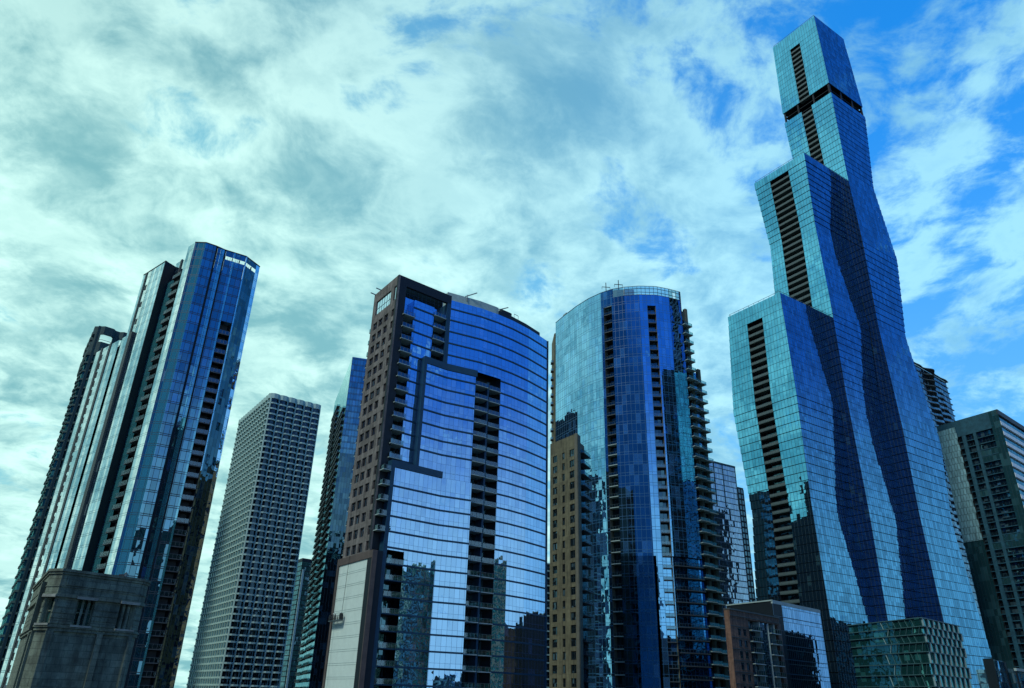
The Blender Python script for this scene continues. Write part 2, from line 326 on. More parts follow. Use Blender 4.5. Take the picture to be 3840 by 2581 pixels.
# ---------------------------------------------------------------- three-stemmed glass skyscraper
def skyscraper():
    az = math.radians(33.87); r = np.array([math.cos(az), math.sin(az)]); l = np.array([-r[1], r[0]])
    P = lambda R, L: tuple(R * r + L * l)
    root = thing('skyscraper', 'tallest tower, three joined blue glass stems with zigzag edges stepping up to one peak', 'skyscraper', P(270, 160) + (0,))
    h = 3.35
    stems = [dict(R=246.9, L=163.6, w=28.2, d=30, top=160.0, kn=[(160, 0), (113.5, 1.6), (70, -.5), (25, 1.6), (-12, 0)], rec=(10.1, 18.3), rtop=152.0),
             dict(R=272.8, L=156.3, w=30.0, d=30, top=244.2, kn=[(244.2, 0), (204.3, -2.4), (156.9, -1.0), (119.4, -2.4), (69.1, -1.0), (25.7, -2.2), (-12, -1)], rec=(10.0, 20.9), rtop=238.9),
             dict(R=300.4, L=151.4, w=28.0, d=27.8, top=352.8, kn=[(352.8, 0), (302.2, 0.6), (293.5, 0.6), (243.8, -0.9), (200.8, 0.3), (157.9, -1.8), (107.2, 0.4), (72.1, -0.9), (19.5, 0.6), (-12, 0)],
                  kr=[(352.8, 0), (302.2, 2.6), (293.5, 2.6), (243.8, -3.1), (201.8, 1.6), (157.9, -3.2), (106.3, 1.7), (71.2, -1.9), (20.5, 2.1), (-12, 0.5)], rec=(11.2, 17.6), rtop=339.8)]
    balc = []
    for i, s in enumerate(stems):
        zs, es = zip(*sorted(s['kn'])); e_at = lambda z: float(np.interp(z, zs, es)); zr, er_ = zip(*sorted(s.get('kr', s['kn'])))
        face = MB(['glass_vista', 'glass_vista_south']); slab = MB('dark_cladding'); rec = MB(['recess_dark', 'glass_dark']); roof = MB(['roof_grey', 'steel'])
        n = int((s['top'] - G0) // h); z1 = s['top']; k = 0; first = True
        a0, a1 = s['rec']
        while z1 > G0 + .1:
            hh = 8.0 if (first and i == 2) else (4.6 if first else h)
            z0 = max(G0, z1 - hh); zm = (z0 + z1) / 2; e = e_at(zm); first = False
            R0, R1, L0, L1 = s['R'] - e, s['R'] + s['d'] + float(np.interp(zm, zr, er_)), s['L'] - e, s['L'] + s['w'] + e
            belt = i == 2 and 293.5 < zm < 302.4
            zb = z0 + .22
            def ring(mb, a, z_a, z_b, mi=0, cap=False):
                c = [P(R0 + a, L1 - a), P(R0 + a, L0 + a), P(R1 - a, L0 + a), P(R1 - a, L1 - a)]
                for q, w in zip(c, c[1:] + c[:1]): mb.face([q + (z_a,), w + (z_a,), w + (z_b,), q + (z_b,)], None, mi)
                if cap: mb.face([q + (z_b,) for q in c], None, mi); mb.face([q + (z_a,) for q in reversed(c)], None, mi)
            if belt:
                for dd in (0,):
                    c = [P(R0 + 7, L1 - 7), P(R0 + 7, L0 + 7), P(R1 - 7, L0 + 7), P(R1 - 7, L1 - 7)]
                    slab.prism(c, z0, z1)
                ring(slab, .9, z0, z0 + .3, cap=True)
                for f in (0.03, .35, .68, .97):
                    for q in (P(R0 + .8, L0 + (L1 - L0) * f), P(R0 + (R1 - R0) * f, L0 + .8), P(R1 - .8, L0 + (L1 - L0) * f)):
                        slab.box(q + (zm,), r, .45, .45, (z1 - z0) / 2 - .01)
                z1 = z0; k += 1; continue
            ring(slab, .30, z0, zb); ring(slab, .02, zb - .02, zb - .01, cap=True)
            U = lambda L: s['L'] + s['w'] - L
            def lface(La, Lb):
                face.face([P(R0, La) + (zb,), P(R0, Lb) + (zb,), P(R0, Lb) + (z1,), P(R0, La) + (z1,)], [(-La, z0), (-Lb, z0), (-Lb, z1), (-La, z1)], 0)
            if zm < s['rtop'] and zm > 22:
                ca, cb = s['L'] + a0, s['L'] + a1; D = R0 + 2.4
                lface(L1, cb); lface(ca, L0)
                rec.face([P(D, cb) + (z0 + .02,), P(D, ca) + (z0 + .02,), P(D, ca) + (z1,), P(D, cb) + (z1,)], [(-cb, z0), (-ca, z0), (-ca, z1), (-cb, z1)], 1)
                for La in (ca, cb): rec.face([P(R0 + .01, La) + (z0,), P(D, La) + (z0,), P(D, La) + (z1,), P(R0 + .01, La) + (z1,)])
                W = Wall([P(R0, cb), P(R0, ca)])
                if z0 > G0 + 3: balc.append((i, balcony(W, .05, W.L - .05, z0 + .27, -2.35, -.05, slab='slab_panel', ends=False, th=.25, rail='slab_panel', rh=.95)))
            else: lface(L1, L0)
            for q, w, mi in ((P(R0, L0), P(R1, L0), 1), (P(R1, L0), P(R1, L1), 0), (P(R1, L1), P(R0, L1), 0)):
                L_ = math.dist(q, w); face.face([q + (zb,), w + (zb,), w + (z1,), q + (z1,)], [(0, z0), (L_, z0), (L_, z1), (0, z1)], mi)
            if abs(z1 - s['top']) < .01:
                c = [P(R0, L1), P(R0, L0), P(R1, L0), P(R1, L1)]
                roof.face([q + (z1 - .02,) for q in c])
                inset = [P(R0 + .5, L1 - .5), P(R0 + .5, L0 + .5), P(R1 - .5, L0 + .5), P(R1 - .5, L1 - .5)]
                for q, w in zip(inset, inset[1:] + inset[:1]):
                    roof.beam(q + (z1 + 1.1,), w + (z1 + 1.1,), .06, 1)
                    for f in np.arange(0, 1, .1): p_ = np.array(q) * (1 - f) + np.array(w) * f; roof.beam(tuple(p_) + (z1,), tuple(p_) + (z1 + 1.1,), .05, 1)
            z1 = z0; k += 1
        nm = 'glass_stem'
        st = face.build(nm, root); slab.build('slab_edges', st); rec.build('balcony_recess', st); roof.build('roof', st)
    repeats('balcony', [b for _, b in balc], root)
plain('painted_reflection', (.26, .48, .50), .4, .2, blocks=(1.4, 3.05, .16, .35))  # pale tone stands in for bright sky mirrored in the banded block
plain('slab_panel', (.06, .095, .09), .5)
skyscraper()

# ---------------------------------------------------------------- brown and mirror-glass apartment tower
def brown_tower():
    MCn = np.array([-33.7, 187.0])
    F = Wall([MCn, (-19.2, 198.9), (-9.7, 203.8), (-4.6, 207.4), (.3, 211.6), (5.4, 217.0), (10.0, 222.9), (12.1, 225.8)])
    # smooth the bow of the curved part
    B = Wall([(-42.9, 199.9), MCn]); D = lambda d: B.L - d       # d = distance from the front corner along the brown face
    root = thing('apartment_tower', 'brown precast tower wrapped by a bowed mirror-blue glass front, cream panel at its foot', 'apartment tower', (-20, 205, 0))
    TOP = 111.8; h = 3.88; END = F.L
    back = [(3.0, 239.5), (-42.4, 200.4)]
    # structural core: hollow screen storey above z=102
    core = MB(['dark_cladding', 'roof_grey'])
    core.prism([tuple(F.at(u, -3.1 if u < 36.5 else -.5)) for u in (3.2, 19.0, F.c[2], F.c[3], 36.4, 38.0, F.c[4], F.c[5], F.c[6], END)] + back + [tuple(B.at(0.4, -.8)), tuple(B.at(B.L - .8, -.8))], G0, 101.0, 0, 1)
    core.build('core', root)
    # front frame
    fr = MB('dark_cladding')
    F.box(fr, 0, 2.9, 33, TOP, -.8, 0, back=True); F.box(fr, 2.9, 19.05, 108.9, TOP, -.9, 0, back=True); 
    fr.build('dark_frame', root)
    f2 = MB('navy_metal')
    F.box(f2, 17.7, 19.05, 88.5, 108.9, -2.9, .03); F.box(f2, 10.6, 28.4, 86.4, 88.4, -1, 1.25); F.box(f2, 10.6, 11.5, 55.8, 86.4, -1, 1.25)
    F.box(f2, 2.7, 19.0, 54.0, 55.8, -1, 2.1); F.box(f2, 2.7, 3.8, G0, 54.0, -1, 2.1); F.box(f2, END - .3, END + .1, G0, 110.3, -1, .3)
    f2.build('blue_frame', root)
    # glass
    gl = MB('glass_mirror_blue'); bands = []
    F.quad(gl, 19.05, END - .3, 88.5, 110.3, .05); F.quad(gl, 37.6, END - .3, G0, 88.5, .05)
    F.quad(gl, 6.5, 13.5, 56.0, 106.0, -.7); F.quad(gl, 2.9, 17.7, 101, 111.4, -2.9)
    F.quad(gl, 11.5, 28.0, 55.8, 86.4, 1.0); F.quad(gl, 3.8, 28.0, 33.0, 54.0, 1.9 * 0 + 1.8); F.quad(gl, 9.0, 28.0, G0, 33.0, 1.8)
    F.quad(gl, 19.0, 28.0, 53.6, 56.0, 1.0)
    for u, o0, o1, za, zb in ((13.5, -2.9, -.7, 88.5, 106), (6.5, -2.9, -.7, 56, 106), (28.0, -2.9, 1.0, G0, 86)):
        gl.face([F.pt(u, za, o0), F.pt(u, za, o1), F.pt(u, zb, o1), F.pt(u, zb, o0)], [(0, za), (abs(o1 - o0), za), (abs(o1 - o0), zb), (0, zb)])
    gl.build('mirror_glass', root)
    z = 107.43; fl = []
    while z > G0: fl.append(z); z -= h
    for z in fl:
        a = 19.05 if z > 88.5 else 37.6
        spans = [(a, END - .3, .02, .24)]
        if 56 < z < 107: spans.append((6.4, 13.6 if z > 87 else 10.4, -.9, -.5))
        if 57 < z < 86: spans.append((11.5, 28.0, .9, 1.22))
        if z < 53: spans.append((3.8 if z > 33 else 9.0, 28.0, 1.6, 2.02))
        for x, y, o0, o1 in spans:
            m = MB('navy_metal'); F.box(m, x, y, z - .32, z + .1, o0, o1); bands.append((m, None))
    repeats('floor_band', bands, root)
    # balconies
    bl = []
    for z in fl:
        zz = z - .1
        if 56.5 < z < 100: bl.append(balcony(F, 2.4, 6.4, zz, -2.9, .75))
        if 34 < z < 54: bl.append(balcony(F, .4, 2.68, zz, .02, 2.1))
        if z < 32: bl.append(balcony(F, 3.85, 9.0, zz, -1.2, 2.3, slab='navy_metal', rh=1.2))
        if 89 < z < 105: bl.append(balcony(F, 13.6, 17.65, zz, -2.9, -.1))
        if z < 86.5:
            bl.append(balcony(F, 28.05, 32.6, zz, -3.0, .9)); bl.append(balcony(F, 33.2, 37.5, zz, -3.0, .5))
        if z < 101 and z > 33: bl.append(balcony(B, -1.9, -.05, zz, -3.2, -.5, slab='slab_concrete'))
    col = MB(['navy_metal', 'glass_dark'])
    F.box(col, 32.6, 33.2, G0, 86.0, -3.0, .3)
    F.quad(col, 28.0, 37.6, G0, 86.0, -3.05, 1); F.quad(col, 2.9, 6.5, 56, 101, -3.05, 1); F.quad(col, 13.5, 17.7, 88.5, 101, -3.05, 1); F.quad(col, 3.8, 9.0, G0, 33, -1.2, 1)
    col.build('balcony_recess', root)
    repeats('balcony', bl, root)
    # brown side wall, punched by windows
    w = MB(['brown_precast', 'brown_dark', 'dark_cladding']); wins = []
    cols = [(11.6, 14.2), (8.15, 10.7), (4.5, 6.9), (.73, 2.45)]
    rows = [100.95 - h * k for k in range(18)]; wh = 2.35
    lo = 32.4; hi = rows[0]
    edges = [(14.2, 15.8), (10.7, 11.6), (6.9, 8.15), (2.45, 4.5), (0.0, .73)]
    for a, b in edges: B.box(w, D(b), D(a), lo, 102.6, -.55, 0, 0)
    for a, b in cols:
        zt = 102.6
        for t in rows:
            if t - wh < lo: break
            B.box(w, D(b), D(a), t, zt, -.55, 0, 0); zt = t - wh
            wm = MB(['glass_window', 'brown_dark']); B.quad(wm, D(b), D(a), t - wh, t, -.35)
            for u in (D(b), D(a) - .12, (D(a) + D(b)) / 2 - .05): B.box(wm, u, u + .12, t - wh, t, -.35, -.27, 1)
            B.box(wm, D(b) + .12, D(a) - .12, t - .12, t, -.35, -.28, 1)
            wins.append((wm, None))
        B.box(w, D(b), D(a), lo, zt, -.55, 0, 0)
    # hollow crown with openings to the sky
    for a, b in ((13.8, 15.8), (2.4, 4.2), (0.0, .95)): B.box(w, D(b), D(a), 102.6, TOP, -.55, 0, 0, back=True)
    B.box(w, D(13.8), D(4.2), 108.4, TOP, -.55, 0, 0, back=True); B.box(w, D(2.4), D(.95), 108.6, TOP, -.55, 0, 0, back=True)
    B.box(w, D(13.8), D(4.2), 102.6, 103.7, -.55, 0, 0, back=True); B.box(w, D(2.4), D(.95), 102.6, 103.9, -.55, 0, 0, back=True)
    B.box(w, -1.7, -.02, 33, 101, -3.4, -2.4, 0)
    w.build('brown_wall', root)
    gr = MB('steel')
    for k in range(1, 6): B.box(gr, D(13.8 - k * 1.6), D(13.8 - k * 1.6) + .10, 103.7, 108.4, -.45, -.35, back=True)
    B.box(gr, D(13.8), D(4.2), 105.9, 106.0, -.47, -.33, back=True); gr.build('crown_grille', root)
    repeats('window', wins, root)
    # cream panel block at the foot
    bc = MCn + np.array([.634, -.773]) * 2.25
    lt = unit(np.array([-42.9, 199.9]) - MCn)
    P2 = Wall([tuple(bc + lt * 20.6), tuple(bc)])
    wp = MB(['brown_dark', 'dark_cladding'])
    P2.box(wp, 0, P2.L, 30.6, 32.4, -1, .25); P2.box(wp, P2.L - .3, P2.L, G0, 30.6, -1, .25); P2.box(wp, 0, 1.1, G0, 30.6, -1, .25)
    F.box(wp, -.02, 2.7, G0, 32.4, -.5, 2.2, 1)
    wp.build('panel_frame', root)
    pn = MB(['white_panel', 'slab_concrete']); P2.quad(pn, 1.1, P2.L - .3, G0, 30.6, 0)
    for k in range(11):
        z = 27.9 - k * 3.05
        for dz in (0, .45): P2.box(pn, 1.1, P2.L - .3, z + dz, z + dz + .07, 0, .03, 1)
    pn.build('cream_panel', root)
    # roof plant
    ph = MB(['slab_concrete', 'dark_cladding', 'steel']); F.box(ph, 18.5, 37, 109.5, 113.8, -9, -1.6, 0, back=True); ph.build('penthouse', root)
    ph = MB('dark_cladding'); F.box(ph, 37, 57.5, 109.5, 112.6, -7, -1.2, back=True); ph.build('penthouse', root)
    ph = MB('dark_cladding'); F.box(ph, 38.5, 43, 112.6, 114.0, -4, -1.8, back=True); ph.build('roof_unit', root)
    for u, z in ((25, 113.8), (37.3, 112.8)):
        ph = MB('steel'); ph.beam(F.pt(u, z - 1.5, -1.4), F.pt(u, z + .8, -1.4), .10); ph.beam(F.pt(u - .5, z + .3, -2), F.pt(u + 2.6, z + 1.7, -.2), .12); ph.build('roof_davit', root)
    for d in (15.2, 11.5):
        ph = MB('steel'); ph.beam(B.pt(D(d), TOP - .2, -.3), B.pt(D(d) - .2, TOP + .1, 1.6), .12); ph.build('roof_davit', root)
    ph = MB('steel'); ph.beam(F.pt(44, 112.6, -1.6), F.pt(44, 114.2, -1.6), .06); ph.beam(F.pt(46, 112.6, -1.6), F.pt(46, 114.2, -1.6), .06); ph.beam(F.pt(44, 114.2, -1.6), F.pt(46, 114.2, -1.6), .06); ph.build('roof_rail', root)
    ph = MB('slab_concrete'); ph.face([tuple(F.at(u, -.3)) + (109.9,) for u in (19.05, 28, 37, 45, END - .4)] + [b + (109.9,) for b in back[:1]] + [(-10, 228, 109.9)]); ph.build('roof', root)
    return P2
P2 = brown_tower()

# ---------------------------------------------------------------- window-washing platform with workers on the cream panel
def worker(root_label, pos, fwd, lean, arm):
    x, y, z = pos; f = np.array([fwd[0], fwd[1], 0.]); s = np.array([f[1], -f[0], 0.]); o0 = np.array([x, y, z]); up = np.array([0, 0, 1.])
    J = {}
    J['pel'] = o0 + up * .95; J['ab'] = o0 + up * 1.15 + f * lean * .3; J['ch'] = o0 + up * 1.38 + f * lean * .7; J['nk'] = o0 + up * 1.50 + f * lean; J['hd'] = o0 + up * 1.66 + f * lean * 1.2
    rad = {'pel': .15, 'ab': .14, 'ch': .17, 'nk': .065, 'hd': .105}; ed = [('pel', 'ab'), ('ab', 'ch'), ('ch', 'nk'), ('nk', 'hd')]
    for n, sg in (('l', 1), ('r', -1)):
        for k, v, r_ in (('hip', s * .10 * sg + up * .88, .10), ('kn', s * .12 * sg + up * .48 + f * .04, .07), ('an', s * .12 * sg + up * .08, .05), ('to', s * .12 * sg + up * .04 + f * .18, .04)): J[k + n] = o0 + v; rad[k + n] = r_
        J['sh' + n] = J['ch'] + s * .2 * sg + up * .04; J['el' + n] = J['sh' + n] + s * .08 * sg + f * arm * .2 - up * (.27 - arm * .1); J['wr' + n] = J['el' + n] + f * .25 * (arm + .2) + up * (arm * .2 - .05)
        rad['sh' + n] = .075; rad['el' + n] = .05; rad['wr' + n] = .038
        ed += [('pel', 'hip' + n), ('hip' + n, 'kn' + n), ('kn' + n, 'an' + n), ('an' + n, 'to' + n), ('ch', 'sh' + n), ('sh' + n, 'el' + n), ('el' + n, 'wr' + n)]
    keys = list(J); me = bpy.data.meshes.new('person')
    me.from_pydata([tuple(J[k] - o0) for k in keys], [(keys.index(a), keys.index(b)) for a, b in ed], [])
    ob = bpy.data.objects.new('person', me); C.objects.link(ob); ob.location = (x, y, z + CZ)
    md = ob.modifiers.new('skin', 'SKIN')
    for i, k in enumerate(keys): me.skin_vertices[0].data[i].radius = (rad[k], rad[k])
    me.skin_vertices[0].data[keys.index('pel')].use_root = True
    ob.modifiers.new('sub', 'SUBSURF').levels = 1; me.materials.append(MATS['workwear'])
    tag(ob, root_label, 'person', 'workers on the hanging platform'); ORG['org'][ob.name] = (x, y, z + CZ)
    hm = MB('helmet_white'); c = J['hd'] + up * .06
    for a in range(8):
        for b in range(3):
            q = lambda i, j: c + (s * math.cos(i * math.pi / 4) + f * math.sin(i * math.pi / 4)) * .135 * math.cos(j * math.pi / 6) + up * .13 * math.sin(j * math.pi / 6)
            hm.face([q(a, b), q(a + 1, b), q(a + 1, b + 1), q(a, b + 1)])
    hm.build('helmet', ob)
def platform():
    u0, u1, z = 1.5, 8.3, 16.9
    p0 = P2.pt((u0 + u1) / 2, z, 1.0)
    root = thing('hanging_platform', 'suspended work platform on cables against the cream panel of the brown tower', 'work platform', (p0[0], p0[1], z + CZ))
    dk = MB('steel'); P2.box(dk, u0, u1, z - .2, z, .5, 1.5, back=True); dk.build('deck', root)
    rl = MB('black_metal')
    for o_ in (.55, 1.45):
        for dz in (.5, 1.05): rl.beam(P2.pt(u0, z + dz, o_), P2.pt(u1, z + dz, o_), .035)
        for f in np.linspace(0, 1, 7): u = u0 + (u1 - u0) * f; rl.beam(P2.pt(u, z, o_), P2.pt(u, z + 1.05, o_), .035)
    rl.build('guard_rail', root)
    for u in (u0 + .3, u1 - .3):
        hs = MB('black_metal'); P2.box(hs, u - .3, u + .3, z, z + 1.5, .6, 1.3, back=True); hs.build('hoist', root)
        cb = MB('black_metal'); cb.beam(P2.pt(u, z + 1.5, .9), P2.pt(u, 32.4, .6), .035); cb.build('cable', root)
    cb = MB('black_metal'); cb.beam(P2.pt(2.6, z, .9), P2.pt(2.6, G0 + 1, .6), .05); cb.build('trailing_hose', root)
    n = P2.n[0]
    for u, lab, ln, ar in ((2.4, 'worker in dark clothes bending over at the left of the hanging platform', .25, .8), (4.2, 'worker standing upright in the middle of the hanging platform', .02, .3), (7.0, 'worker reaching to the wall at the right of the hanging platform', .1, 1.0)):
        q = P2.pt(u, z, .95); worker(lab, q, -n, ln, ar)
platform()

# ---------------------------------------------------------------- curved blue glass tower
def curved_tower():
    F = Wall([(21.5, 332.2), (25.4, 323.8), (30.5, 313.9), (35.6, 305.9), (40.7, 300.2), (45.4, 296.5), (50.7, 294.2), (57.3, 292.8), (65.1, 292.8), (71.1, 294.6), (77.2, 297.2), (84.4, 302.6), (87.6, 305.0)])
    root = thing('curved_tower', 'rounded deep blue glass tower with two dark balcony slots and crosses on its roof', 'apartment tower', (50, 320, 0))
    TOP = 172.7; h = 4.43
    core = MB(['dark_cladding', 'roof_grey'])
    core.prism([tuple(F.at(u, -2.6)) for u in [1] + F.c[1:11]] + [(80, 330), (40, 352)], G0, 165.5, 0, 1); core.build('core', root)
    gl = MB('glass_curve')
    A = [(0.6, 38.8), (43.2, 59.4), (63.2, 76.6)]
    for a, b in A: F.quad(gl, a, b, G0 if a < 44 else 52.0, 168.2, 0)
    F.quad(gl, 38.8, 43.2, 164.3, 168.2, 0); F.quad(gl, 59.4, 63.2, 162.6, 168.2, 0)
    F.quad(gl, 43.2, 57.0, G0, 52.0, 0); F.quad(gl, 57.0, 76.6, G0, 52.0, -1.2)
    F.quad(gl, 81.9, 84.8, 100, 134, -.9); F.quad(gl, 0.6, 44, 168.2, TOP, 0)
    gl.face([F.pt(76.6, G0, -3), F.pt(76.6, G0, 0), F.pt(76.6, 168, 0), F.pt(76.6, 168, -3)][::-1], [(0, G0), (3, G0), (3, 168), (0, 168)])
    gl.build('curtain_wall', root)
    rc = MB(['recess_dark', 'glass_dark', 'beige_shade'])
    for a, b, zt in ((38.8, 43.2, 164.3), (59.4, 63.2, 162.6)):
        F.quad(rc, a, b, G0, zt, -2.3, 1)
        for u in (a, b): rc.face([F.pt(u, G0, -2.3), F.pt(u, G0, .02), F.pt(u, zt, .02), F.pt(u, zt, -2.3)], None, 2)
    F.quad(rc, 76.65, 81.9, G0, 158.5, -1.6, 1); F.quad(rc, 81.9, 88, G0, 100, -1.6, 1); F.quad(rc, 84.8, 88, 100, 132, -1.6, 1)
    rc.build('balcony_recess', root)
    pr = MB(['beige_shade', 'beige_precast'])
    F.box(pr, 79.4, 80.9, 134, 165.0, -1.6, -.1, 0, back=True); F.box(pr, 84.9, 86.7, G0, 136.2, -1.6, -.2, 0, back=True); F.box(pr, 80.2, 81.6, G0, 134, -1.6, -.2, 0)
    F.box(pr, 76.62, 79.4, 158.5, 163.0, -1.6, -.4, 0); pr.build('pier', root)
    sw = MB(['beige_precast', 'slab_concrete'])
    S = Wall([(21.0, 344.5), (21.5, 332.2)]); S.box(sw, 0, S.L, G0, 166.8, -.5, .4, 0); F.box(sw, -.4, .58, G0, 166.8, -.6, .1, 0)
    F.box(sw, 3.2, 6.4, 168.2, 176.5, -6, -2.8, 1, back=True); sw.build('side_wall', root)
    bl = []; z = 160.3; k = 0
    while z > G0 + 2:
        bl.append(balcony(F, 38.85, 43.15, z, -2.2, -.05, ends=False, th=.3)); 
        if z < 160 or 1: bl.append(balcony(F, 59.45, 63.15, z - 1.9, -2.2, -.05, ends=False, th=.3))
        if z < 157: bl.append(balcony(F, 76.7, 81.9 if z > 133 else 82.4, z, -1.6, 1.3, th=.3))
        if z < 133: bl.append(balcony(F, 82.5, 88.3, z - .3, -1.6, 1.2, th=.3))
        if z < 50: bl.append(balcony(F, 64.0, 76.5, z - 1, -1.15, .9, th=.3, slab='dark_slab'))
        if z < 158: bl.append(balcony(S, S.L - 5.0, S.L - 2.2, z - 4, .35, 1.7, th=.25))
        z -= h
    repeats('balcony', bl, root)
    cr = MB(['screen_glass', 'navy_metal', 'black_metal'])
    for u in np.arange(49.4, 76.6, 1.9):
        hole = 71.0 < u < 74
        if not hole: F.quad(cr, u + .07, min(u + 1.83, 76.5), 168.4, TOP - .2, -.02, 0)
        else: F.quad(cr, u + .07, u + 1.83, 171.2, TOP - .2, -.02, 0)
        F.box(cr, u - .07, u + .07, 168.2, TOP, -.12, .06, 1, back=True)
    for z in (168.2, 169.5, 171.4, TOP): F.box(cr, 49.0, 76.6, z - .1, z + .06, -.1, .08, 1, back=True)
    F.box(cr, .6, 49.0, TOP - .2, TOP + .05, -.1, .1, 1, back=True); F.box(cr, 76.4, 76.75, 160, TOP, -.3, .1, 2, back=True); F.quad(cr, 44, 49.0, 168.2, TOP, 0, 0)
    cr.build('crown_screen', root)
    rp = MB(['slab_concrete', 'black_metal'])
    rp.prism([tuple(F.at(34, -4)), tuple(F.at(44, -5)), tuple(F.at(54, -7)), (58, 318), (42, 318)], 165.5, 175.0)
    rp.build('penthouse', root)
    for px, pz in ((F.at(37.5, -4.5), 175), (F.at(45.0, -5.5), 175)):
        a = MB('black_metal'); b = px; a.beam((b[0], b[1], pz - 2), (b[0], b[1], pz + 5.2), .16); a.beam((b[0] - 1.9, b[1], pz + 2.9), (b[0] + 1.9, b[1] + .3, pz + 2.9), .12)
        for dx in (-1.9, 1.9): a.beam((b[0] + dx, b[1], pz + 1.6), (b[0] + dx, b[1], pz + 2.9), .07)
        a.build('roof_antenna', root)
    k = 1.1; root.scale = (k, k, k); root.location = (50 * k, 320 * k, CZ - CZ * k)
curved_tower()

# ---------------------------------------------------------------- beige apartment block in front of the curved tower
def beige_block():
    A, Cn, E = np.array([17.4, 298.9]), np.array([27.2, 283.7]), np.array([32.9, 295.7])
    F = Wall([A, Cn]); S = Wall([Cn, E]); TOP = 97.8; h = 4.43
    root = thing('apartment_block', 'narrow beige block with three window columns at the foot of the curved blue tower', 'apartment block', (26, 292, 0))
    core = MB(['beige_shade', 'roof_grey']); core.prism([tuple(F.at(.3, -.6)), tuple(F.at(F.L - .5, -.7)), tuple(S.at(1, -1.6)), tuple(S.at(S.L, -1.6)), (22, 306)], G0, 96.5, 0, 1); core.build('core', root)
    w = MB('beige_precast'); wins = []
    cols = [(1.8, 4.8), (8.2, 9.9), (13.1, 16.4)]
    for a, b in ((0, 1.8), (4.8, 8.2), (9.9, 13.1), (16.4, F.L)): F.box(w, a, b, G0, TOP, -.5, 0)
    for a, b in cols:
        zt = TOP; t = 87.4 + h
        while t > G0 + 4:
            F.box(w, a, b, t, zt, -.5, -.04); zt = t - 2.85
            m = MB(['glass_window', 'black_metal']); F.quad(m, a, b, zt, t, -.35); F.box(m, (a + b) / 2 - .06, (a + b) / 2 + .06, zt, t, -.35, -.28, 1); F.box(m, a, b, zt, zt + .1, -.35, -.25, 1)
            wins.append((m, None)); t -= h
        F.box(w, a, b, G0, zt, -.5, -.04)
    w.build('beige_wall', root); repeats('window', wins, root)
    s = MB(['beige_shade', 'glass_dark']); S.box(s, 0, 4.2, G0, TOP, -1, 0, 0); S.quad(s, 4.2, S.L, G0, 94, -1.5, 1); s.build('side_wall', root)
    bl = []; z = 91
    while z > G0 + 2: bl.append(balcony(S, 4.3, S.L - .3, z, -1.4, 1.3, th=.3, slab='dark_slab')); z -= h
    repeats('balcony', bl, root)
beige_block()

